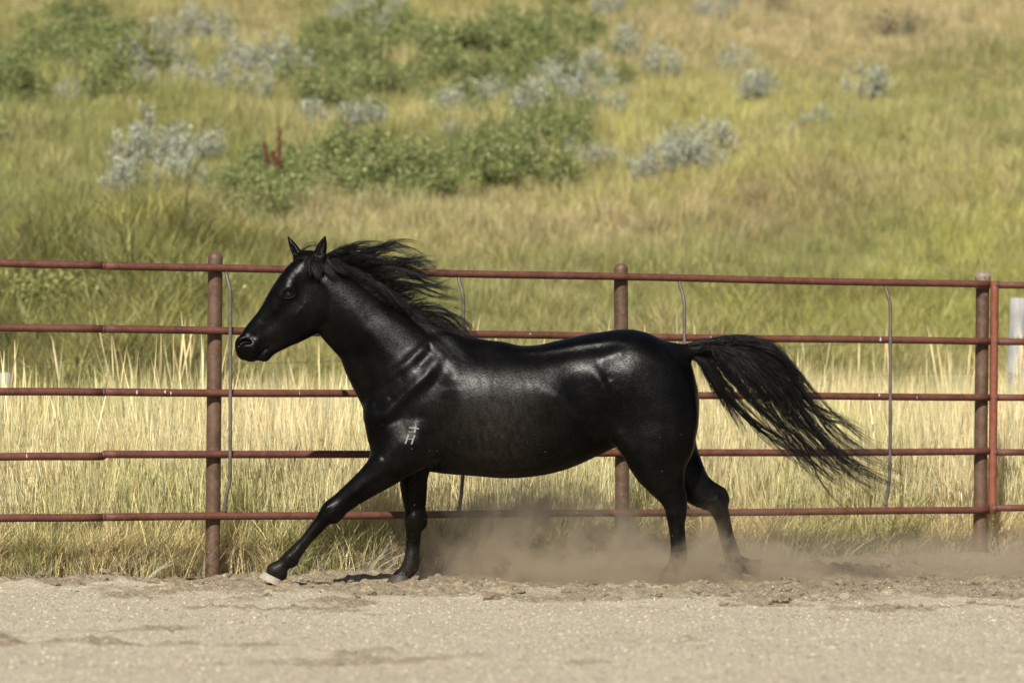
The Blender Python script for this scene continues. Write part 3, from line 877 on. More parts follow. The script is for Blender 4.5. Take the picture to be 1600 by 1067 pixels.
m1 = hair('mane', mane_g, 70, 30, -3, -14, 0.40, 4.0, 0.0014, horse, 11, m=16, len_lo=0.4, yjit=9, loose=0.12, tight=0.88, ragged=0.35, len_hi=0.62)
m3 = hair('mane', mane_g, 40, 20, -3, -14, 0.22, 9.0, 0.0013, horse, 17, m=22, len_lo=1.0, yjit=10, loose=0.08, tight=0.97, ragged=0.15)
mane_near = [[(512, 402), (535, 412), (562, 430), (590, 448)], [(545, 416), (576, 432), (606, 455), (636, 478)], [(575, 440), (608, 462), (640, 482), (668, 500)],
             [(600, 460), (636, 484), (668, 505), (696, 528)], [(630, 484), (664, 508), (692, 528), (716, 556)], [(660, 504), (692, 526), (716, 550), (736, 578)]]
m2 = hair('mane', mane_near, 95, 32, -3, -16, 0.45, 3.0, 0.0014, horse, 12, m=16, len_lo=0.6, yjit=5, loose=0.25, drape=4.0, tight=0.85, ragged=0.35)
f1 = hair('forelock', [[(497, 396), (486, 400), (478, 412), (474, 428)], [(499, 395), (494, 406), (496, 422), (506, 440)], [(502, 396), (508, 408), (520, 424), (536, 438)],
                       [(505, 397), (520, 404), (540, 412), (562, 420)]], 26, 26, -8, -22, 0.4, 1.6, 0.0014, horse, 13, m=12, len_lo=0.6, yjit=3, drape=3.0)
f2 = hair('forelock', [[(466, 396), (474, 380), (488, 374), (502, 384), (514, 402)], [(468, 396), (480, 386), (496, 388), (508, 396), (520, 404)]], 3, 6, 4, -8, 0.3, 3, 0.0011, horse, 14, m=14, len_lo=0.9, loose=0.4)
f3 = hair('forelock', [[(462, 398), (474, 392), (488, 392), (502, 396)], [(464, 404), (476, 406), (490, 408), (506, 410)]], 16, 22, 2, -8, 0.4, 1.2, 0.0014, horse, 15, m=12, len_lo=0.7, drape=3.0)

def merge_into(main, others):
    """joins several hair meshes into one part"""
    import itertools
    Vs, Qs, Ts, off = [], [], [], 0
    for o in [main] + others:
        me = o.data
        v = np.empty(len(me.vertices) * 3, np.float32); me.vertices.foreach_get('co', v)
        q = np.empty(len(me.loops), np.int32); me.loops.foreach_get('vertex_index', q)
        t = np.empty(len(me.vertices), np.float32); me.attributes['tint'].data.foreach_get('value', t)
        Vs.append(v.reshape(-1, 3)); Qs.append(q.reshape(-1, 4) + off); Ts.append(t); off += len(me.vertices)
    old = main.data
    main.data = np_mesh(main.name, np.concatenate(Vs), np.concatenate(Qs), mat_hair, True, {'tint': ('FLOAT', 'POINT', np.concatenate(Ts))})
    bpy.data.meshes.remove(old)
    for o in others:
        me = o.data; bpy.data.objects.remove(o); bpy.data.meshes.remove(me)
merge_into(tail, [tail_mass, V1, V2]); merge_into(m1, [m2, m3]); merge_into(f1, [f2, f3])
for o in (tail, m1, f1): o['kind'] = 'stuff'
del FLD
# ------------------------------------------------------------------ the pipe fence
def rust_mat(name, c0, c1, c2, rough=0.62, flecks=True, scale=14, metallic=0.0):
    m, nt, out = new_mat(name)
    g = NT(nt)
    co = g.coords('Object')
    n1 = g.noise(scale, 6, 0.65, co); n2 = g.noise(scale * 7, 5, 0.7, co); n3 = g.noise(3.0, 3, 0.5, co)
    c = g.ramp(n1.outputs[0], [(0.3, c0), (0.5, c1), (0.72, c2)])
    c = g.mix(g.mrange(n2.outputs[0], 0.52, 0.72, 0, 0.6), c, (c0[0] * 0.5, c0[1] * 0.5, c0[2] * 0.55))
    n5 = g.noise(scale * 2.2, 7, 0.75, co, 0.6)
    c = g.mix(g.mrange(n5.outputs[0], 0.50, 0.62, 0, 0.55), c, (c2[0] * 1.25, c2[1] * 1.05, c2[2] * 0.8))
    c = g.mix(g.mrange(n3.outputs[0], 0.45, 0.7, 0, 0.35), c, (c2[0] * 1.2, c2[1] * 1.25, c2[2] * 1.25))
    if flecks:
        n4 = g.noise(55, 2, 0.5, co)
        c = g.mix(g.mrange(n4.outputs[0], 0.755, 0.785, 0, 0.7), c, (0.5, 0.45, 0.4))
    r = g.mrange(n2.outputs[0], 0.3, 0.7, rough - 0.1, rough + 0.12)
    g.l(g.bsdf(c, r, 0.4, g.bump(n2.outputs[0], 0.6, 0.003), metallic), out.inputs[0])
    return m
mat_rail = rust_mat('rusty_rail', (0.058, 0.018, 0.012), (0.090, 0.029, 0.019), (0.13, 0.048, 0.032))
mat_post = rust_mat('rusty_post', (0.048, 0.026, 0.016), (0.078, 0.043, 0.027), (0.13, 0.080, 0.052), 0.5)
mat_red = rust_mat('red_oxide', (0.12, 0.033, 0.019), (0.165, 0.048, 0.027), (0.205, 0.068, 0.038), 0.65, False)
mat_rod = rust_mat('grey_rod', (0.055, 0.045, 0.038), (0.095, 0.082, 0.072), (0.15, 0.13, 0.115), 0.5, False, 20, 0.2)
mat_weld = rust_mat('weld', (0.04, 0.022, 0.016), (0.08, 0.04, 0.03), (0.14, 0.075, 0.055), 0.6, False, 60)
mat_drop, nt, out = new_mat('bird_dropping')
NT(nt).l(NT(nt).bsdf((0.46, 0.44, 0.41), 0.8, 0.2), out.inputs[0])
mat_cap = rust_mat('flaking_cap', (0.06, 0.042, 0.032), (0.17, 0.13, 0.105), (0.30, 0.25, 0.21), 0.75, False, 26)

def fence_depth(px):
    """depth of the fence line along picture column px"""
    k = (px - CX) / F_PX
    # (k*d, CAM_Y+d) on the line
    return (FP[1] - FP[0] * FT[1] / FT[0] - CAM_Y) / (1 - k * FT[1] / FT[0])
def on_fence(px, py, out_off=0.0):
    """point on the plane of the rails (out_off metres towards the arena)"""
    d = fence_depth(px)
    p = world_at(px, py, d)
    p[:2] -= FN * out_off
    return p
POST_R, RAIL_R, ROD_R = 0.050, 0.0262, 0.0125

fence = empty('pipe_fence', (float(FP[0]), float(FP[1]), 0.0))
tag(fence, 'rust brown five rail pipe fence running behind the cantering horse', 'fence')
def fpart(name, VF, mat, parent=None, smooth=True):
    par = parent or fence
    V, Fx = VF
    o = np_obj(name, V, Fx, mat, None, smooth)
    o.parent = par
    if par is fence: o.matrix_parent_inverse = Matrix.Translation(-Vector(fence.location))
    return o

def post_tube(px_b, py_b, px_t, py_t, r, dome=True, below=0.35):
    px_b += 6.3; px_t += 6.3                      # it stands behind the rails
    b = on_fence(px_b, py_b, -(r + RAIL_R)); t = on_fence(px_t, py_t, -(r + RAIL_R))
    ax = (t - b) / np.linalg.norm(t - b)
    pts = [b - ax * below]; rr = [r]
    L = np.linalg.norm(t - b)
    for f in np.linspace(0, L - 0.045, 14): pts.append(b + ax * f); rr.append(r)
    if dome:
        for a in np.linspace(0.15, math.pi / 2 - 0.08, 6):
            pts.append(t - ax * 0.045 + ax * 0.045 * math.sin(a)); rr.append(r * math.cos(a) ** 0.75)
    else:
        pts.append(t); rr.append(r)
    return tube(pts, rr, 28), t, ax

p1, t1, ax1 = post_tube(331.5, 902, 336.0, 393, POST_R)
post1 = fpart('post', p1, mat_post); post1['label'] = 'brown pipe post left of the horse head'
p2, t2, ax2 = post_tube(973.5, 868, 971, 411, POST_R)
post2 = fpart('post', p2, mat_post); post2['label'] = 'brown pipe post behind the horse rump'
p3, t3, ax3 = post_tube(1533, 862, 1537.5, 447, POST_R, False)
post3 = fpart('post', p3, mat_post); post3['label'] = 'darker brown post with a flaking cap at the right'
# lumpy weathered cap on the right post
pts, rr = [], []
b3 = t3 - ax3 * 0.02
for k, f in enumerate(np.linspace(0, 0.135, 12)):
    pts.append(b3 + ax3 * f); rr.append([0.052, 0.056, 0.055, 0.055, 0.056, 0.057, 0.056, 0.061, 0.060, 0.053, 0.040, 0.016][k])
V, Fx = tube(pts, rr, 24)
V = V + 0.0035 * np.stack([noise2(V[:, 2] * 60 + 5 * V[:, 0], V[:, 0] * 70, 3), noise2(V[:, 2] * 60, V[:, 0] * 70, 4), 0.5 * noise2(V[:, 0] * 60, V[:, 1] * 70, 5)], -1)
fpart('cap', (V, Fx), mat_cap, post3)

rails_l = [411.0, 511.5, 611.5, 712.5, 809.5]        # rows at column 0 (and at column 1540 below)
rails_r = [444.5, 533.5, 620.5, 705.5, 797.0]
JOINT = 161.0
rail_objs = []
for k in range(5):
    row = lambda px: rails_l[k] + (rails_r[k] - rails_l[k]) * (px / 1540.0) ** 0.93 if px >= 0 else rails_l[k] + (rails_r[k] - rails_l[k]) * px / 1540.0
    step = 2.6 if k == 3 else 0.0
    xsl = np.linspace(-900, JOINT, 40)
    o = fpart('rail', tube([on_fence(px, row(px) + step * 0.4 + 0.35 * math.sin(px * 0.03 + k)) for px in xsl], RAIL_R * 1.0, 18), mat_rail)
    rail_objs.append(o)
    xsr = np.linspace(JOINT + 1.2, 1545, 70)
    o = fpart('rail', tube([on_fence(px, row(px) - (2.6 if k == 3 and px < 420 else 0) * max(0, 1 - (px - JOINT) / 260) + 0.5 * math.sin(px * 0.011 + 2 * k)) for px in xsr], RAIL_R, 18), mat_rail)
    rail_objs.append(o)
    # weld ring at the joint
    a = on_fence(JOINT - 2.0, row(JOINT) + (step * 0.1 if k == 3 else 0)); b = on_fence(JOINT + 2.6, row(JOINT) - (step * 0.3 if k == 3 else 0))
    fpart('weld', tube([a, a * 0.6 + b * 0.4, b], [RAIL_R * 1.0, RAIL_R * 1.05, RAIL_R * 1.02], 16), mat_weld, o)
    # weld beads where the rail meets the posts
    for ppx in (334, 972):
        for dx in (-11, 11):
            c = on_fence(ppx + dx, row(ppx), -0.032)
            fpart('weld', uv_ball(c, 0.012, 0.014, 0.022, 10, 7), mat_weld, o)

# spacer rods bent over the rails
for px_t, py_t, px_m, px_b, py_b in ((353.5, 423, 357.0, 350.0, 803), (716.5, 430, 720.5, 717.0, 799), (1061.5, 437, 1065.5, 1062.0, 798), (1383.5, 443, 1387.0, 1383.0, 793)):
    off = RAIL_R + ROD_R * 0.95
    ctrl = [(px_t, py_t, 0.0), (px_t + 0.3, py_t + 9, 0.006), (px_m - 1.2, py_t + 24, off * 0.75), (px_m, py_t + 42, off), (px_m, py_t + 75, off), (px_m + 0.2, 560, off), (px_m, 640, off),
            (px_m - 0.3, py_b - 80, off), (px_m - 0.6, py_b - 55, off * 0.95), (px_b + 1.5, py_b - 25, off * 0.6), (px_b, py_b - 6, 0.008), (px_b, py_b + 1, 0.002)]
    c3 = np.array([on_fence(a, b, c) for a, b, c in ctrl])
    sm = resample(c3, 60)
    rod = fpart('spacer_rod', tube(sm, ROD_R, 12), mat_rod)
    fpart('weld', uv_ball(on_fence(px_t, py_t - 2, 0.004), 0.020, 0.020, 0.020, 10, 7), mat_weld, rod)
    fpart('weld', uv_ball(on_fence(px_b, py_b - 5, 0.004), 0.018, 0.018, 0.018, 10, 7), mat_weld, rod)

# bird droppings
def splash(px, py, w, h, parent, off=RAIL_R + 0.0012):
    c = on_fence(px, py, off)
    n = 10; th = np.linspace(0, 2 * math.pi, n, endpoint=False)
    rr = 1 + 0.3 * np.sin(3 * th + px)
    ex = np.array([FT[0], FT[1], 0]); ez = np.array([0, 0, 1.0]); eo = np.array([-FN[0], -FN[1], 0])
    dz = h * rr * np.sin(th)
    ring = c + (w * rr * np.cos(th))[:, None] * ex + dz[:, None] * ez - (RAIL_R - np.sqrt(np.maximum(RAIL_R ** 2 - (dz + (CAM_Z * 0)) ** 2, 1e-6)))[:, None] * eo * 0.9
    V = np.concatenate([ring, [c + eo * 0.001]])
    jj = np.arange(n)
    fpart('bird_dropping', (V, [np.stack([jj, (jj + 1) % n, np.full(n, n)], -1)]), mat_drop, parent)
for px, k, side, w, h, dy in ((1373, 1, 1, .007, .016, -1), (1371, 2, 1, .007, .012, -2), (212, 2, 0, .006, .014, 0), (256, 2, 1, .007, .012, -1), (265, 2, 1, .005, .010, 1), (40, 3, 0, .004, .015, 0),
                              (1430, 2, 1, .003, .009, 1), (1108, 1, 1, .003, .008, -1), (466, 2, 1, .002, .012, 0), (826, 1, 1, .004, .007, -2)):
    row = rails_l[k] + (rails_r[k] - rails_l[k]) * (px / 1540.0) ** 0.93
    splash(px, row + dy, w, h, rail_objs[2 * k + (1 if px > JOINT else 0)])

# red upright and the panel that goes on to the right
panel = empty('red_fence', tuple(float(q) for q in on_fence(1551, 800)))
tag(panel, 'brighter red pipe upright with rails running on out of the right edge', 'fence')
def ppart(name, VF, mat, parent=None):
    V, Fx = VF
    o = np_obj(name, V, Fx, mat, None)
    o.parent = parent or panel
    if parent is None: o.matrix_parent_inverse = Matrix.Translation(-Vector(panel.location))
    return o
up = [on_fence(1549.0 + (800 - q) * 0.011, q, 0.012) for q in np.linspace(803, 439, 20)]
upr = ppart('upright', tube(up, 0.031, 20), mat_red)
for k in range(5):
    y0 = [445.5, 534, 621, 706.5, 793.5][k]
    r_ = ppart('rail', tube([on_fence(px, y0 + (px - 1556) * [0.012, 0.008, 0.004, -0.001, -0.004][k], 0.002) for px in np.linspace(1556, 2500, 24)], RAIL_R * 0.95, 16), mat_rail)
    c = on_fence(1549.5 + (800 - y0) * 0.011, y0, 0.03)
    ppart('weld', uv_ball(c, 0.026, 0.018, 0.026, 12, 8), mat_weld, r_)

# ------------------------------------------------------------------ old wire fence in the field behind
mat_wood, nt, out = new_mat('weathered_wood')
g = NT(nt)
nn = g.noise(1.0, 6, 0.65, g.coords('Object', (40, 40, 4)))
g.l(g.bsdf(g.ramp(nn.outputs[0], [(0.25, (0.17, 0.165, 0.16)), (0.5, (0.31, 0.31, 0.30)), (0.75, (0.44, 0.44, 0.43))]), 0.9, 0.15, g.bump(nn.outputs[0], 0.6, 0.01)), out.inputs[0])
mat_wire, nt, out = new_mat('rusty_wire')
NT(nt).l(NT(nt).bsdf((0.10, 0.075, 0.055), 0.6, 0.4), out.inputs[0])
wf_l = world_at(6, 582, 31.0); wf_r = world_at(1592, 466, 34.0)
wfence = empty('wire_fence', (float(wf_l[0]), float(wf_l[1]), float(hill_z(wf_l[0], wf_l[1]))))
tag(wfence, 'old barbed wire fence on grey wooden posts in the tall grass', 'wire fence')
def wpart(name, VF, mat, parent=None):
    V, Fx = VF
    o = np_obj(name, V, Fx, mat, None)
    o.parent = parent or wfence
    if parent is None: o.matrix_parent_inverse = Matrix.Translation(-Vector(wfence.location))
    return o
def wood_post(top, lean, r):
    zb = float(hill_z(top[0], top[1])) - 0.3
    pts = [np.array([top[0] - lean * (top[2] - z) , top[1], z]) for z in np.linspace(zb, top[2], 12)]
    V, Fx = tube(pts, [r * (1.06 - 0.08 * i / 11) for i in range(12)], 14)
    V[:, 0] += 0.006 * noise2(V[:, 2] * 6, V[:, 1] * 30, 8); 
    return V, Fx
wpart('wooden_post', wood_post(wf_r, 0.05, 0.085), mat_wood)['label'] = 'pale grey wooden post at the right edge'
wpart('wooden_post', wood_post(wf_l, 0.0, 0.075), mat_wood)['label'] = 'blue grey wooden post at the left edge'
for (pl, pr) in ((585, 527), (614, 590)):
    a = world_at(-700, pl + 6, 29.7); b = world_at(2100, pr - 16, 35.0)
    pts = [a + (b - a) * t - np.array([0, 0, 0.05 * math.sin(t * math.pi * 4) ** 2]) for t in np.linspace(0, 1, 60)]
    V, Fx = tube(pts, 0.0035, 6)
    barbs = []
    for t in np.linspace(0.02, 0.98, 60):
        c = a + (b - a) * t - np.array([0, 0, 0.05 * math.sin(t * math.pi * 4) ** 2])
        barbs.append(tube([c + np.array([0.01, 0, 0.022]), c - np.array([0.01, 0, 0.022])], 0.0022, 5))
    w = wpart('wire', (V, Fx), mat_wire)
    wpart('barb', join(barbs), mat_wire, w)['kind'] = 'stuff'
# ------------------------------------------------------------------ vegetation
def blade_mat(name, inst=True, gain=1.0, trans=0.3):
    m, nt, out = new_mat(name)
    g = NT(nt)
    tint = g.attr('tint').outputs['Color']
    c = tint
    if inst:
        c = g.mix(1.0, g.attr('col', 'INSTANCER').outputs['Color'], tint, 'MULTIPLY')
    d = g.n('ShaderNodeBsdfDiffuse'); g.l(c, d.inputs[0])
    t = g.n('ShaderNodeBsdfTranslucent'); g.l(c, t.inputs[0])
    gl = g.n('ShaderNodeBsdfGlossy'); gl.inputs['Roughness'].default_value = 0.5; g.val(gl.inputs[0], (0.6, 0.6, 0.6, 1))
    mx = g.n('ShaderNodeMixShader'); mx.inputs[0].default_value = trans
    g.l(d.outputs[0], mx.inputs[1]); g.l(t.outputs[0], mx.inputs[2])
    mx2 = g.n('ShaderNodeMixShader'); mx2.inputs[0].default_value = 0.03
    g.l(mx.outputs[0], mx2.inputs[1]); g.l(gl.outputs[0], mx2.inputs[2])
    g.l(mx2.outputs[0], out.inputs[0])
    return m
mat_blade = blade_mat('grass_blade')
mat_leaf = blade_mat('shrub_leaf', False, trans=0.25)

def blades(n, h, w, spread, lean, curl, rg, segs=4, head=0.0, tintv=0.25, base_dark=None, headcol=(1.0, 0.95, 0.85)):
    """n ribbon blades in one tuft: verts, faces, tint"""
    V, Qs, C, off = [], [], [], 0
    for i in range(n):
        a = rg.random() * 6.283; rr = spread * math.sqrt(rg.random())
        bx, by = rr * math.cos(a), rr * math.sin(a)
        hh = h * rg.uniform(0.55, 1.1); ww = w * rg.uniform(0.6, 1.3)
        la = rg.random() * 6.283; ln = lean * rg.uniform(0.2, 1.4); cu = curl * rg.uniform(0.1, 1.6)
        fa = rg.random() * 6.283
        sx, sy = math.cos(fa), math.sin(fa)
        t = np.linspace(0, 1, segs + 1)
        ox = (ln * t + cu * t ** 2.5) * hh
        z = hh * t * (1 - 0.25 * cu * t ** 2)
        px_ = bx + ox * math.cos(la); py_ = by + ox * math.sin(la)
        wid = ww * np.interp(t, [0, 0.3, 0.8, 1], [0.8, 1, 0.55, 0.08])
        is_head = rg.random() < head
        if is_head: wid = ww * np.interp(t, [0, 0.7, 0.82, 0.93, 1], [0.55, 0.45, 1.5, 1.3, 0.15])
        L = np.stack([px_ - sx * wid, py_ - sy * wid, z], -1); Rr = np.stack([px_ + sx * wid, py_ + sy * wid, z], -1)
        V.append(np.stack([L, Rr], 1).reshape(-1, 3))
        k = off + 2 * np.arange(segs)
        Qs.append(np.stack([k, k + 1, k + 3, k + 2], -1)); off += 2 * (segs + 1)
        tv = 1 + rg.normal(0, tintv); hue = rg.normal(0, 0.06)
        col = np.clip(np.array([tv * (1 + hue), tv, tv * (1 - hue)]), 0.2, 1.9)
        cc = np.repeat(col[None], 2 * (segs + 1), 0)
        if is_head: cc[-4:] *= np.array(headcol)
        C.append(cc)
    C = np.concatenate(C); C = np.concatenate([C, np.ones((len(C), 1))], 1)
    return np.concatenate(V), np.concatenate(Qs), C

def proto(name, VFC, mat):
    V, Fq, C = VFC
    return np_obj(name, V, Fq, mat, None, False, {'tint': ('FLOAT_COLOR', 'POINT', C)}, do_link=False)

def scatter(name, pts, rot, scl, col, protos, pick, label, cat):
    """stuff: one object that sets tufts on its points"""
    n = len(pts)
    me = bpy.data.meshes.new(name)
    me.vertices.add(n)
    me.vertices.foreach_set('co', np.asarray(pts, np.float32).ravel())
    for k, typ, key, d in (('rot', 'FLOAT_VECTOR', 'vector', rot), ('scl', 'FLOAT_VECTOR', 'vector', scl), ('col', 'FLOAT_COLOR', 'color', col), ('pick', 'INT', 'value', pick)):
        me.attributes.new(k, typ, 'POINT').data.foreach_set(key, np.ascontiguousarray(d, np.int32 if typ == 'INT' else np.float32).ravel())
    o = link(bpy.data.objects.new(name, me))
    ng = bpy.data.node_groups.new(name + '_nodes', 'GeometryNodeTree')
    ng.interface.new_socket('Geometry', in_out='INPUT', socket_type='NodeSocketGeometry')
    ng.interface.new_socket('Geometry', in_out='OUTPUT', socket_type='NodeSocketGeometry')
    gi = ng.nodes.new('NodeGroupInput'); go = ng.nodes.new('NodeGroupOutput')
    iop = ng.nodes.new('GeometryNodeInstanceOnPoints')
    jn = ng.nodes.new('GeometryNodeJoinGeometry')
    for p in reversed(protos):
        oi = ng.nodes.new('GeometryNodeObjectInfo'); oi.inputs['Object'].default_value = p; oi.inputs['As Instance'].default_value = True
        ng.links.new(oi.outputs['Geometry'], jn.inputs[0])
    def na(k, dt):
        nd = ng.nodes.new('GeometryNodeInputNamedAttribute'); nd.data_type = dt; nd.inputs['Name'].default_value = k
        return nd.outputs['Attribute']
    ng.links.new(gi.outputs[0], iop.inputs['Points'])
    ng.links.new(jn.outputs[0], iop.inputs['Instance'])
    iop.inputs['Pick Instance'].default_value = True
    ng.links.new(na('pick', 'INT'), iop.inputs['Instance Index'])
    e2r = ng.nodes.new('FunctionNodeEulerToRotation')
    ng.links.new(na('rot', 'FLOAT_VECTOR'), e2r.inputs[0])
    ng.links.new(e2r.outputs[0], iop.inputs['Rotation'])
    ng.links.new(na('scl', 'FLOAT_VECTOR'), iop.inputs['Scale'])
    ng.links.new(iop.outputs[0], go.inputs[0])
    md = o.modifiers.new('scatter', 'NODES'); md.node_group = ng
    return tag(o, label, cat, kind='stuff')

# ---- colours of the ground cover over the hill, by place on the slope
def cover_colour(x, y, z, rg):
    px, py = proj(x, y, z)
    n = len(px)
    q1 = fbm(x * 0.22, y * 0.16, 4, 91); q2 = fbm(x * 0.6 + 9, y * 0.35, 3, 92)
    tan_ = np.array([0.55, 0.445, 0.275]); straw = np.array([0.50, 0.445, 0.21]); yel = np.array([0.42, 0.415, 0.105]); oliv = np.array([0.235, 0.255, 0.08]); grn = np.array([0.125, 0.185, 0.048]); rus = np.array([0.35, 0.25, 0.155])
    def blob(cx, cy, sx, sy, rotd=0.0):
        c, s = math.cos(R(rotd)), math.sin(R(rotd))
        dx, dy = px - cx, py - cy
        a = (dx * c + dy * s) / sx; b = (-dx * s + dy * c) / sy
        return np.exp(-(a * a + b * b) ** 1.3)
    W = {}
    wt = np.stack([
        0.30 + 1.6 * blob(1300, 40, 420, 90, -5) + 0.9 * blob(620, 350, 420, 45, 0) + 0.5 * blob(350, 45, 150, 50) + 0.7 * blob(60, 0, 160, 30) + np.maximum(q1, 0) * 0.5 + 0.5 * blob(950, 350, 260, 60),      # tan
        0.45 + 0.8 * blob(1000, 240, 420, 90, -12) + np.maximum(q2, 0) * 0.5 + 0.5 * blob(650, 170, 200, 40),      # straw
        0.40 + 1.3 * blob(1540, 400, 150, 90) + 1.0 * blob(1080, 300, 260, 35, -8) + 0.8 * blob(1180, 160, 220, 40) + 0.8 * blob(980, 200, 200, 30) + 0.9 * blob(1400, 520, 300, 60),   # yellow green
        0.55 + 1.0 * blob(150, 270, 260, 100) + 0.8 * blob(500, 290, 320, 60) + 1.3 * blob(160, 470, 300, 80) + 0.8 * blob(1250, 420, 230, 70) + 0.7 * blob(850, 480, 300, 60) + np.maximum(-q1, 0) * 0.9 + 0.5 * blob(1350, 130, 260, 50, -10),    # olive
        0.10 + 0.7 * blob(160, 480, 260, 60) + 0.5 * blob(1250, 420, 120, 60) + np.maximum(-q2, 0) * 0.6 + 0.4 * blob(120, 280, 220, 80),     # green
        0.10 + 0.9 * blob(1180, 350, 200, 70) + 0.4 * blob(820, 430, 200, 40) + 0.3 * blob(1380, 100, 250, 50),    # rust-brown seed heads
    ], -1)
    wt = wt ** 1.6
    g_ = wt * rg.gamma(1.2, 1, wt.shape)
    g_ = g_ / g_.sum(1, keepdims=True)
    pal = np.stack([tan_, straw, yel, oliv, grn, rus])
    c = g_ @ pal
    return c * rg.uniform(0.72, 1.22, (n, 1))

rg = np.random.default_rng(21)
hill_protos = [proto('hill_tuft', blades(46, 0.30, 0.0055, 0.17, 0.30, 0.25, rg, 2, 0.25, 0.30), mat_blade) for _ in range(6)]
hill_protos += [proto('hill_tuft', blades(26, 0.46, 0.0050, 0.14, 0.16, 0.12, rg, 3, 0.5, 0.28), mat_blade) for _ in range(3)]
N = 104000
d = 30 + (112 - 30) * rg.random(N) ** 1.25
px = rg.uniform(-950, 2550, N)
x = (px - CX) / F_PX * d; y = CAM_Y + d
keep = fence_s(x, y) > 5.0
x, y, d = x[keep], y[keep], d[keep]
z = hill_z(x, y)
pz_ = proj(x, y, z)[1]
keep = pz_ > -140
x, y, z, d = x[keep], y[keep], z[keep], d[keep]
n = len(x)
col = np.concatenate([cover_colour(x, y, z, rg), np.ones((n, 1))], 1)
rot = np.stack([rg.normal(0, 0.12, n), rg.normal(0, 0.12, n), rg.uniform(0, 6.28, n)], -1)
dens = 0.85 + 0.45 * fbm(x * 0.5, y * 0.4, 3, 95)
sc = rg.uniform(0.75, 1.35, n) * np.clip(dens, 0.5, 1.5) * (1.0 + 0.004 * (d - 40))
pick = np.where(rg.random(n) < 0.7, rg.integers(0, 6, n), rg.integers(6, 9, n))
scatter('hill_grass', np.stack([x, y, z - 0.02], -1), rot, np.repeat(sc[:, None], 3, 1), col, hill_protos, pick, 'dry yellow and olive grass covering the hillside', 'grass')

# ---- tall dry grass right behind the fence
tall_protos = [proto('tall_tuft', blades(42, 0.95, 0.0025, 0.14, 0.10, 0.09, rg, 5, 0.55, 0.30), mat_blade) for _ in range(6)]
low_protos = [proto('low_tuft', blades(42, 0.48, 0.0029, 0.10, 0.30, 0.45, rg, 4, 0.0, 0.28), mat_blade) for _ in range(5)]
dead_protos = [proto('dead_tuft', blades(16, 0.32, 0.0028, 0.12, 0.9, 0.8, rg, 4, 0.0, 0.25), mat_blade) for _ in range(3)]
stalk_protos = [proto('stalk_tuft', blades(6, 1.22, 0.0031, 0.16, 0.08, 0.05, rg, 6, 1.0, 0.15, headcol=(1.15, 1.08, 0.95)), mat_blade) for _ in range(4)]
P_, Rt, Sc, Cl, Pk = [], [], [], [], []
def put(n, s0, s1, spow, pk, csel, s_lo, s_hi, u0=-8.5, u1=12.5, dens=None):
    s = s0 + (s1 - s0) * rg.random(n) ** spow
    u = rg.uniform(u0, u1, n)
    x = FP[0] + u * FT[0] + s * FN[0]; y = FP[1] + u * FT[1] + s * FN[1]
    if dens is not None:
        k = rg.random(n) < dens(x, y, s, u); s, u, x, y = s[k], u[k], x[k], y[k]; n = len(x)
    z = np.where(s < 0.25, np.maximum(arena_z(x, y, False), hill_z(x, y)), hill_z(x, y)) - 0.02
    P_.append(np.stack([x, y, z], -1)); Rt.append(np.stack([rg.normal(0, 0.08, n), rg.normal(0, 0.08, n), rg.uniform(0, 6.28, n)], -1))
    q = rg.uniform(s_lo, s_hi, n); Sc.append(np.stack([q * rg.uniform(.9, 1.1, n), q * rg.uniform(.9, 1.1, n), q], -1))
    Cl.append(np.concatenate([csel(x, y, s, n), np.ones((n, 1))], 1)); Pk.append(rg.integers(pk[0], pk[1], n))
def c_tall(x, y, s, n):
    q = fbm(x * 0.45, y * 0.4, 3, 101)
    a = np.array([0.72, 0.64, 0.41]); b = np.array([0.53, 0.53, 0.245]); c = np.array([0.71, 0.61, 0.40])
    w = np.clip(0.5 + q * 0.9 + rg.normal(0, 0.22, n), 0, 1)[:, None]; v = rg.random((n, 1)) * 0.5
    return (a * (1 - w) + b * w) * (1 - v) + c * v
def c_low(x, y, s, n):
    q = fbm(x * 0.9, y * 0.9, 3, 103)
    gr = np.array([0.25, 0.28, 0.08]); st = np.array([0.70, 0.58, 0.31])
    w = np.clip(0.16 + 0.8 * q + rg.normal(0, 0.25, n) - 0.10 * (x > -1.2) * (x < 1.2), 0, 1)[:, None]
    return st * (1 - w) + gr * w
def c_dead(x, y, s, n): return np.array([0.48, 0.42, 0.31]) * rg.uniform(0.7, 1.3, (n, 1))
put(3200, 0.35, 2.6, 0.9, (0, 6), c_tall, 0.62, 0.95)
put(4450, 1.6, 8.2, 0.85, (0, 6), c_tall, 0.85, 1.2, dens=lambda x, y, s, u: sstep(1.05, 0.55, (s - 1.6) / (3.9 + 0.33 * np.clip(u + 2, 0, 9))))
put(3200, 0.22, 1.3, 1.1, (6, 11), c_low, 0.55, 1.05)
put(1100, 1.2, 4.0, 1.0, (6, 11), c_low, 0.9, 1.5)
put(760, 0.12, 0.5, 1.0, (11, 14), c_dead, 0.5, 1.0)
put(360, 0.6, 7.5, 0.9, (14, 18), lambda x, y, s, n: np.array([0.78, 0.70, 0.46]) * rg.uniform(0.85, 1.1, (n, 1)), 0.85, 1.32)
scatter('tall_dry_grass', np.concatenate(P_), np.concatenate(Rt), np.concatenate(Sc), np.concatenate(Cl), tall_protos + low_protos + dead_protos + stalk_protos, np.concatenate(Pk),
        'tall straw coloured grass standing along the back of the fence', 'grass')

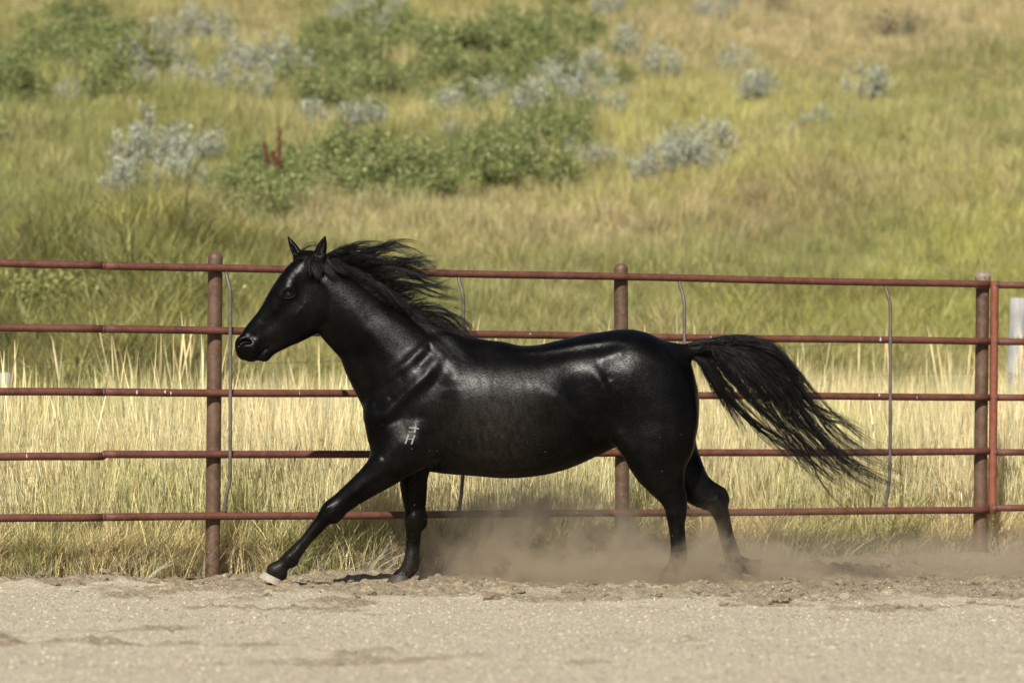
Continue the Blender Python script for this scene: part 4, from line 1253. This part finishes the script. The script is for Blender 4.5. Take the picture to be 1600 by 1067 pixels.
# ---- rough green growth at the foot of the hill (blurred behind the fence)
weed_protos = [proto('weed_tuft', blades(60, 0.55, 0.0065, 0.20, 0.30, 0.30, rg, 3, 0.35, 0.35), mat_blade) for _ in range(5)]
n = 8400
pxs = rg.uniform(-900, 2500, n); dd = rg.uniform(31, 47, n)
x = (pxs - CX) / F_PX * dd; y = CAM_Y + dd
k = fence_s(x, y) > 7.0; x, y = x[k], y[k]; z = hill_z(x, y); n = len(x)
pp = proj(x, y, z)
cA = cover_colour(x, y, z, rg)
left = sstep(560, 330, pp[0])[:, None]
cA = cA * (1 - 0.75 * left) + 0.75 * left * (np.array([0.235, 0.23, 0.075]) * (1 + 0.75 * fbm(x * 0.8, y * 0.45, 3, 120))[:, None].clip(0.35, 1.6) * rg.uniform(0.6, 1.35, (n, 1)))
wr = (np.exp(-(((pp[0] - 1240) / 220) ** 2 + ((pp[1] - 400) / 90) ** 2)) * 0.9)[:, None] * rg.random((n, 1))
cA = cA * (1 - wr) + wr * np.array([0.32, 0.225, 0.14])
sz = rg.uniform(0.6, 1.15, n) * (1 + 0.5 * fbm(x * 0.8, y * 0.45, 3, 121)).clip(0.5, 1.6) * (0.75 + 0.5 * sstep(600, 200, pp[0]) + 0.25 * np.exp(-((pp[0] - 1240) / 200) ** 2))
scatter('rough_weeds', np.stack([x, y, z - 0.03], -1), np.stack([rg.normal(0, .1, n), rg.normal(0, .1, n), rg.uniform(0, 6.28, n)], -1), np.repeat(sz[:, None], 3, 1),
        np.concatenate([cA, np.ones((n, 1))], 1), weed_protos, rg.integers(0, 5, n), 'rough olive green weeds at the foot of the hill', 'weeds')

# ---- shrubs: leafy bushes and sagebrush, each with its own stems and foliage
mat_stem, nt, out = new_mat('shrub_stem')
g = NT(nt); nn = g.noise(30, 4, 0.6, g.coords('Object'))
g.l(g.bsdf(g.ramp(nn.outputs[0], [(0.3, (0.07, 0.05, 0.035)), (0.7, (0.18, 0.145, 0.11))]), 0.9, 0.2), out.inputs[0])

def leaf_cards(centres, dirs, size, rg, cols, aspect=0.5, droop=0.4):
    n = len(centres)
    d = dirs + rg.normal(0, 0.5, (n, 3)); d /= np.linalg.norm(d, axis=1)[:, None]
    s = np.cross(d, rg.normal(0, 1, (n, 3))); s /= np.linalg.norm(s, axis=1)[:, None] + 1e-9
    L = size * rg.uniform(0.6, 1.3, n)[:, None]; W = L * aspect * 0.5
    tip = centres + d * L; mid = centres + d * L * 0.5
    nrm = np.cross(d, s)
    V = np.stack([centres, mid + s * W + nrm * W * 0.3, tip - nrm * W * droop, mid - s * W + nrm * W * 0.3], 1).reshape(-1, 3)
    Qs = np.arange(4 * n).reshape(n, 4)
    C = np.repeat(np.concatenate([cols, np.ones((n, 1))], 1), 4, 0)
    return V, Qs, C

def bush_meshes(kind, rg):
    """(stems, foliage) meshes for one bush about 1 m across"""
    if kind == 'green':
        nst, h, wd = 26, 0.78, 0.64; leaf = 0.046; per = 84; pal = np.array([(0.11, 0.16, 0.045), (0.185, 0.235, 0.07), (0.29, 0.31, 0.115), (0.42, 0.41, 0.20)]); pw = [.24, .34, .27, .15]; asp = 0.62
    elif kind == 'pale':
        nst, h, wd = 24, 0.7, 0.62; leaf = 0.055; per = 60; pal = np.array([(0.20, 0.22, 0.07), (0.33, 0.33, 0.11), (0.45, 0.43, 0.17)]); pw = [.3, .45, .25]; asp = 0.6
    elif kind == 'sage':
        nst, h, wd = 18, 0.76, 0.38; leaf = 0.052; per = 50; pal = np.array([(0.28, 0.30, 0.22), (0.41, 0.43, 0.335), (0.54, 0.555, 0.455)]); pw = [.3, .45, .25]; asp = 0.30
    else:
        nst, h, wd = 20, 0.7, 0.5; leaf = 0.05; per = 40; pal = np.array([(0.13, 0.105, 0.075), (0.20, 0.17, 0.125)]); pw = [.5, .5]; asp = 0.3
    st, cen, dr, cl = [], [], [], []
    for i in range(nst):
        a = rg.random() * 6.283; out_ = wd * math.sqrt(rg.random()); hh = h * (1.08 - 0.5 * (out_ / wd) ** 2) * rg.uniform(0.7, 1.15)
        b = np.array([0.10 * out_ * math.cos(a), 0.10 * out_ * math.sin(a), -0.05])
        e = np.array([out_ * math.cos(a), out_ * math.sin(a), hh])
        m_ = (b + e) / 2 + np.array([0.12 * math.cos(a), 0.12 * math.sin(a), -0.06]) * rg.uniform(0, 1)
        pts = resample(np.stack([b, m_, e]), 5)
        st.append(tube(pts, np.linspace(0.010, 0.003, 5), 4, False))
        if kind == 'sage':
            t = rg.uniform(0.35, 1.05, per)
        else:
            t = rg.uniform(0.25, 1.05, per)
        c = np.stack([np.interp(t * 4, np.arange(5), pts[:, q]) for q in range(3)], -1)
        rad = 0.075 if kind == 'sage' else 0.125
        off = rg.normal(0, 1, (per, 3)); off /= np.linalg.norm(off, axis=1)[:, None]; off *= (rad * rg.random(per) ** 0.5)[:, None]
        c = c + off
        c[:, 2] = np.maximum(c[:, 2], 0.03)
        dd_ = off / rad + np.array([0, 0, 0.7 if kind == 'sage' else 0.35])
        ci = rg.choice(len(pal), per, p=pw)
        cen.append(c); dr.append(dd_); cl.append(pal[ci] * rg.uniform(0.75, 1.25) * rg.uniform(0.85, 1.15, (per, 1)))
    V, Qs, C = leaf_cards(np.concatenate(cen), np.concatenate(dr), leaf * 1.35, rg, np.concatenate(cl), asp)
    fol = np_mesh('foliage', V, Qs, mat_leaf, False, {'tint': ('FLOAT_COLOR', 'POINT', C)})
    sv, sf = join(st)
    return np_mesh('stems', sv, sf, mat_stem), fol

BUSH = {k: [bush_meshes(k, np.random.default_rng(300 + 10 * i + j)) for j in range(nv)] for i, (k, nv) in enumerate((('green', 5), ('pale', 3), ('sage', 6), ('brown', 2)))}
protos_things = {}
def bush(kind, name, label, cat, group, x, y, s, sx=1.0):
    stem_me, fol_me = BUSH[kind][int(rg.integers(0, len(BUSH[kind])))]
    e = empty(name, (float(x), float(y), float(hill_z(x, y)) - 0.02), float(rg.uniform(0, 6.28)))
    e.scale = (s * sx, s * sx, s)
    tag(e, label, cat, group)
    for nm, me in (('stems', stem_me), ('foliage', fol_me)):
        o = bpy.data.objects.new(nm, me); link(o, e)
    return e

def where_in(spots):
    """which part of its patch each bush stands in, in words"""
    P_ = np.array([(a, b) for a, b, _ in spots]); n = len(P_)
    if n < 4: return [''] * n
    line = np.polyval(np.polyfit(P_[:, 0], P_[:, 1], 1), P_[:, 0]) if n > 6 else np.full(n, P_[:, 1].mean())
    rx = P_[:, 0].argsort().argsort() / (n - 1); off = P_[:, 1] - line
    nb = 2 if n < 9 else 3 if n < 24 else 5
    hw = [['left part', 'right part'], ['left end', 'middle', 'right end'], ['left end', 'left half', 'middle', 'right half', 'right end']][nb // 2]
    sd = off.std() * 0.6
    return [('%s, %s' % (hw[min(int(r * nb), nb - 1)], 'upper edge' if o < -sd else 'lower edge' if o > sd else 'between its edges')) if n > 6 else hw[min(int(r * nb), nb - 1)] for r, o in zip(rx, off)]

BIG = {'green': 1.05, 'pale': 1.1, 'sage': 1.12, 'brown': 1.2}
def thicket(kind, name, label, cat, group, spots):
    for (px, py, s), w in zip(spots, where_in(spots)):
        hx, hy = hit_hill(px, py + (28 if kind == 'green' else 18))
        bush(kind, name, label + (' (%s)' % w if w else ''), cat, group, hx[0], hy[0], s * BIG[kind], rg.uniform(1.0, 1.25))

def along(line, n, jx, jy, s0, s1):
    line = np.array(line, float); t = np.linspace(0, len(line) - 1, n)
    xs_ = np.interp(t, np.arange(len(line)), line[:, 0]) + rg.normal(0, jx, n); ys_ = np.interp(t, np.arange(len(line)), line[:, 1]) + rg.normal(0, jy, n)
    return [(a, b, rg.uniform(s0, s1)) for a, b in zip(xs_, ys_)]

thicket('green', 'leafy_bush', 'leafy green bush, top left thicket', 'bush', 'bushes of the top left thicket',
        along([(-60, 130), (20, 110), (110, 85), (205, 60)], 58, 30, 31, 0.4, 1.05))
thicket('green', 'leafy_bush', 'leafy green bush, upper middle thicket', 'bush', 'bushes of the upper thicket',
        along([(500, 90), (590, 100), (680, 110), (770, 95), (850, 80), (920, 45)], 96, 26, 38, 0.4, 1.0))
thicket('green', 'leafy_bush', 'leafy green bush, long middle thicket', 'bush', 'bushes of the middle thicket',
        along([(330, 310), (430, 290), (520, 285), (600, 275), (680, 262), (760, 240), (840, 220), (895, 200)], 104, 22, 23, 0.38, 0.88))
thicket('pale', 'low_bush', 'low yellow green bush at the left edge above the fence', 'bush', 'low bushes left above the fence',
        along([(-30, 385), (60, 378), (150, 380)], 9, 14, 6, 0.45, 0.65))
thicket('pale', 'low_bush', 'rounded yellow green bush behind the left rails', 'bush', 'bushes behind the left rails',
        along([(-40, 485), (60, 490), (180, 480), (300, 478)], 12, 18, 14, 0.5, 0.8))
thicket('pale', 'low_bush', 'lone bright green bush at the upper edge of the photo', 'bush', None, [(492, 14, 0.8)])

SAGE = [('grey sagebrush left of the upper thicket', 'sagebrush left of the upper thicket', [(250, 70, .95), (300, 50, .9), (340, 60, 1.0), (365, 95, .95), (270, 105, .9), (390, 110, .9), (430, 90, .9), (430, 125, .9), (205, 115, .85), (225, 140, .8), (470, 115, .8), (345, 140, .9), (400, 150, .85), (290, 140, .8), (110, 160, .7)]),
        ('grey sagebrush left of the dark red dock', 'sagebrush left of the red dock', [(205, 260, .95), (240, 240, .95), (262, 275, .9), (215, 295, .8), (300, 250, .85), (290, 290, .75), (330, 245, .7), (185, 300, .6)]),
        ('pale sagebrush just above the middle thicket', 'sagebrush above the middle thicket', [(710, 185, .9), (745, 165, .85), (770, 155, .8), (705, 215, .6), (490, 190, .7), (545, 195, .7), (575, 190, .7)]),
        ('pale sagebrush, dense group right of the upper thicket', 'sagebrush group right of centre', [(835, 180, 1.0), (865, 160, 1.0), (890, 145, 1.0), (910, 165, .9), (850, 135, .8), (930, 110, .85), (955, 145, .8), (975, 90, .9), (1035, 115, .95), (1025, 95, .8), (985, 60, .8), (960, 175, .7), (990, 150, .5)]),
        ('pale sagebrush poking through the upper thicket', 'sagebrush inside the upper thicket', [(600, 65, .9), (605, 45, .8), (590, 15, .8), (560, 20, .8), (530, 30, .8), (620, 15, .7), (940, 15, .7), (960, 8, .7)]),
        ('silvery sagebrush, low row right of the middle thicket', 'sagebrush row right of the middle thicket', [(905, 262, .65), (930, 258, .6), (960, 255, .55), (1010, 272, .7), (1035, 265, .8), (1060, 255, .85), (1085, 250, .75), (1105, 240, .95), (1115, 262, .6), (1000, 275, .5)]),
        ('sagebrush of the small trio on the upper right slope', 'sagebrush trio on the upper right slope', [(1150, 105, .9), (1165, 145, .8), (1195, 140, .9)]),
        ('tall grey sagebrush standing alone on the upper right slope', None, [(1350, 145, 1.05)]),
        ('tiny pale sagebrush below the tall lone sagebrush', 'tiny sagebrush on the right slope', [(1255, 195, .5), (1280, 192, .55), (1300, 190, .45), (1335, 188, .4), (1240, 205, .4)]),
        ('grey sagebrush at the top edge right of centre', 'sagebrush at the top edge', [(1095, 20, .8), (1120, 22, .75), (1140, 12, .8)])]
for lab, grp, spots in SAGE: thicket('sage', 'sagebrush', lab, 'sagebrush', grp, spots)
thicket('brown', 'dead_bush', 'round dark brown bush on the tan grass at the top right', 'bush', None, [(1402, 50, 1.05)])
thicket('brown', 'dead_bush', 'small brown bush at the very top right of centre', 'bush', None, [(1205, 12, .8)])

# ---- dark red dock
mat_dock, nt, out = new_mat('dock_seed')
g = NT(nt); nn = g.noise(40, 3, 0.6, g.coords('Object'))
g.l(g.bsdf(g.ramp(nn.outputs[0], [(0.3, (0.075, 0.016, 0.012)), (0.7, (0.17, 0.045, 0.03))]), 0.9, 0.1), out.inputs[0])
hx, hy = hit_hill(432, 322); hx, hy = float(hx[0]), float(hy[0])
dock = empty('dock_plant', (hx, hy, float(hill_z(hx, hy))))
tag(dock, 'dark red dock plant gone to seed among the middle thicket', 'plant')
for (ax_, hgt, r0) in ((0.04, 1.15, 0.055), (-0.16, 0.95, 0.03), (-0.05, 0.8, 0.035)):
    pts = [np.array([ax_ * t * 1.2, 0.05 * t, hgt * t]) for t in np.linspace(0, 1, 8)]
    st = np_obj('stem', *tube(pts, 0.007, 6), mat_dock, dock)
    bl = []
    for t in rg.uniform(0.35, 1.0, 90):
        c = np.array([ax_ * t * 1.2, 0.05 * t, hgt * t]) + rg.normal(0, 1, 3) * r0 * np.array([.6, .6, .5]) * (1.2 - t * 0.6)
        bl.append(uv_ball(c, 0.014, 0.014, 0.018, 5, 4))
    np_obj('seed_head', *join(bl), mat_dock, st)
# dark curled weed behind the far hock
mat_dw, nt, out = new_mat('dark_weed')
NT(nt).l(NT(nt).bsdf((0.045, 0.06, 0.025), 0.7, 0.3), out.inputs[0])
wx = on_fence(1098, 770, -0.5)
wz = float(hill_z(wx[0], wx[1]))
weed = empty('leafy_weed', (float(wx[0]), float(wx[1]), wz))
tag(weed, 'dark green drooping weed in the grass behind the raised hock', 'weed')
def frond(pts, w):
    c = resample(np.array(pts, float), 10); t = np.linspace(0, 1, 10)
    ww = w * np.sin(np.clip(t * 0.9 + 0.08, 0, 1) * math.pi) + 0.001
    d = np.gradient(c, axis=0); s = np.cross(d, [0, 1.0, 0.2]); s /= np.linalg.norm(s, axis=1)[:, None]
    V = np.stack([c - s * ww[:, None], c + s * ww[:, None] , c + np.array([0, -0.006, 0])], 1).reshape(-1, 3)
    i = 3 * np.arange(9)
    return V, [np.concatenate([np.stack([i, i + 2, i + 5, i + 3], -1), np.stack([i + 2, i + 1, i + 4, i + 5], -1)])]
hgt = world_at(1100, 735, fence_depth(1098) + .5)[2] - wz
np_obj('stem', *tube([np.array([0.03 * t, 0, hgt * t]) for t in np.linspace(0, 1, 6)], 0.005, 6), mat_dw, weed)
for k, (dx, dz, tip) in enumerate(((-0.05, 0.0, (-0.02, -0.10)), (0.05, 0.03, (0.10, -0.02)), (0.06, -0.1, (0.14, -0.14)), (-0.03, -0.16, (-0.10, -0.2)), (0.05, -0.22, (0.16, -0.25)), (0.02, -0.02, (0.05, 0.05)))):
    b = np.array([0.02, 0, hgt + dz - 0.06])
    np_obj('leaf', *frond([b, b + np.array([dx * 0.6, -0.01, 0.04]), b + np.array([dx * 1.3, -0.02, 0.045]), b + np.array([tip[0], -0.02, 0.02 + tip[1] * 0.3])], 0.014), mat_dw, weed)
# ------------------------------------------------------------------ loose dirt, pebbles and dust
def ico(sub=1):
    bm = bmesh.new(); bmesh.ops.create_icosphere(bm, subdivisions=sub, radius=1.0)
    V = np.array([v.co[:] for v in bm.verts]); Fc = np.array([[v.index for v in f.verts] for f in bm.faces]); bm.free()
    return V, Fc
IV, IF = ico(1); IV2, IF2 = ico(2)
rg = np.random.default_rng(55)
mat_peb, nt, out = new_mat('pebble')
g = NT(nt)
g.l(g.bsdf(g.attr('col', 'INSTANCER').outputs['Color'], 0.9, 0.25), out.inputs[0])
pp = []
for k in range(4):
    V = IV * (1 + 0.22 * rg.normal(0, 1, (len(IV), 1))) * np.array([1.0, rg.uniform(.7, 1), rg.uniform(.5, .75)])
    pp.append(np_obj('pebble', V, IF, mat_peb, None, False, do_link=False))
n = 30000
d = 12.2 + (23.5 - 12.2) * rg.random(n) ** 0.9
px = rg.uniform(-120, 1720, n); x = (px - CX) / F_PX * d; y = CAM_Y + d
k = (fence_s(x, y) < -0.05) & (rg.random(n) > 0.75 * dirt_mask(x, y)); x, y = x[k], y[k]; n = len(x)
z = arena_z(x, y)
pal = np.array([(0.47, 0.415, 0.31), (0.40, 0.345, 0.25), (0.29, 0.235, 0.16), (0.48, 0.44, 0.355), (0.18, 0.16, 0.125), (0.38, 0.30, 0.21)])
col = pal[rg.choice(6, n, p=[.26, .28, .16, .06, .19, .05])] * rg.uniform(.85, 1.15, (n, 1))
sz = np.clip(rg.lognormal(math.log(0.0042), 0.35, n), 0.002, 0.0085)
scatter('loose_pebbles', np.stack([x, y, z + 0.001], -1), rg.uniform(0, 6.28, (n, 3)) * np.array([.1, .1, 1]), np.repeat(sz[:, None], 3, 1), np.concatenate([col, np.ones((n, 1))], 1), pp,
        rg.integers(0, 4, n), 'loose pale pebbles on the arena gravel', 'pebbles')

mat_clod, nt, out = new_mat('soil_clod')
g = NT(nt); nn = g.noise(60, 5, 0.7, g.coords('Object'))
g.l(g.bsdf(g.ramp(nn.outputs[0], [(0.3, (0.095, 0.075, 0.05)), (0.7, (0.27, 0.22, 0.155))]), 0.95, 0.1, g.bump(nn.outputs[0], 0.6, 0.006)), out.inputs[0])
cl = []
n = 1500
xx = rg.uniform(-3.9, 4.4, n * 3); yy = rg.uniform(-3.6, 1.6, n * 3)
k = (rg.random(n * 3) < dirt_mask(xx, yy) ** 1.5 * (0.2 + 0.8 * (fbm(xx * 1.2, yy * 1.6, 3, 31) > 0.1))) & (fence_s(xx, yy) < -0.1)
xx, yy = xx[k][:n], yy[k][:n]; zz = arena_z(xx, yy)
for a, b, c in zip(xx, yy, zz):
    r = min(rg.lognormal(math.log(0.0095), 0.55), 0.04)
    V = IV2 if r > 0.018 else IV
    Fc = IF2 if r > 0.018 else IF
    q = V * (1 + 0.28 * rg.normal(0, 1, (len(V), 1)).clip(-1.5, 1.5)) * r * np.array([1.2, 1, 0.75])
    cl.append((q + np.array([a, b, c + r * 0.25]), [Fc]))
clods = np_obj('dirt_clods', *join(cl), mat_clod, None, False)
tag(clods, 'scattered brown dirt clods along the churned track', 'dirt', kind='stuff')

mat_speck, nt, out = new_mat('flying_grit')
NT(nt).l(NT(nt).bsdf((0.42, 0.36, 0.27), 0.9, 0.2), out.inputs[0])
sp = []
for kx in range(1300):
    if kx < 1120: a, b, c = rg.normal(0.25, 0.75), rg.uniform(-0.5, 0.5), abs(rg.normal(0, 0.22)) + 0.02
    else: a, b, c = rg.normal(0.1, 0.8), rg.uniform(-0.75, -0.35), 0.15 + 0.9 * rg.random() ** 1.6
    r = (0.0010 if kx < 1120 else 0.0008) * min(rg.lognormal(0, 0.5), 2.2)
    sp.append((IV * r * (1 + 0.2 * rg.normal(0, 1, (len(IV), 1))) + np.array([a, b, c]), [IF]))
specks = np_obj('flying_grit', *join(sp), mat_speck, None, False)
tag(specks, 'grit flying up round the horse legs', 'grit', kind='stuff')

# ---- dust kicked up by the hooves
mat_dust, nt, out = new_mat('dust')
g = NT(nt)
pos = g.n('ShaderNodeNewGeometry').outputs['Position']
warp = g.noise(2.2, 2, 0.5, pos)
vs_ = g.n('ShaderNodeVectorMath', operation='SCALE'); vs_.inputs['Scale'].default_value = 0.6
vsub = g.n('ShaderNodeVectorMath', operation='SUBTRACT'); g.l(warp.outputs['Color'], vsub.inputs[0]); vsub.inputs[1].default_value = (0.5, 0.5, 0.5)
g.l(vsub.outputs[0], vs_.inputs[0])
vadd = g.n('ShaderNodeVectorMath', operation='ADD'); g.l(pos, vadd.inputs[0]); g.l(vs_.outputs[0], vadd.inputs[1])
wp = vadd.outputs[0]
# (centre), (size), density
BL = [((0.42, 0.58, 0.08), (0.56, 0.36, 0.25), 8.5), ((0.00, 0.62, 0.22), (0.40, 0.34, 0.26), 3.6), ((0.18, 0.60, 0.46), (0.36, 0.28, 0.13), 2.2), ((0.55, 0.0, 0.03), (0.6, 0.32, 0.15), 4.5), ((1.05, -0.15, 0.03), (0.32, 0.26, 0.19), 10.0),
      ((1.62, 0.05, 0.08), (0.42, 0.40, 0.14), 2.4), ((2.5, 0.7, 0.07), (1.1, 0.65, 0.13), 1.2), ((3.9, 1.4, 0.10), (1.1, 0.9, 0.15), 1.5), ((1.3, 0.4, 0.32), (0.8, 0.4, 0.24), 0.45)]
tot = None
for c, s, a in BL:
    sb = g.n('ShaderNodeVectorMath', operation='SUBTRACT'); g.l(wp, sb.inputs[0]); sb.inputs[1].default_value = c
    dv = g.n('ShaderNodeVectorMath', operation='DIVIDE'); g.l(sb.outputs[0], dv.inputs[0]); dv.inputs[1].default_value = s
    dt = g.n('ShaderNodeVectorMath', operation='DOT_PRODUCT'); g.l(dv.outputs[0], dt.inputs[0]); g.l(dv.outputs[0], dt.inputs[1])
    e = g.math('MULTIPLY', g.math('EXPONENT', g.math('MULTIPLY', dt.outputs['Value'], -1.0)), a)
    tot = e if tot is None else g.math('ADD', tot, e)
nz = g.noise(5.0, 7, 0.72, wp)
den = g.math('MULTIPLY', tot, g.mrange(nz.outputs[0], 0.42, 0.61, 0.0, 2.6))
den = g.math('MAXIMUM', g.math('SUBTRACT', den, 0.03), 0.0)
vol = g.n('ShaderNodeVolumePrincipled')
vol.inputs['Color'].default_value = (0.70, 0.595, 0.44, 1)
vol.inputs['Anisotropy'].default_value = 0.2
g.l(den, vol.inputs['Density'])
g.l(vol.outputs[0], out.inputs['Volume'])
V, Fd = uv_ball((1.75, 0.75, 0.28), 4.2, 2.1, 0.62, 48, 20)
dust = np_obj('dust_cloud', V, Fd, mat_dust)
tag(dust, 'brown dust cloud kicked up behind the horse hooves', 'dust', kind='stuff')
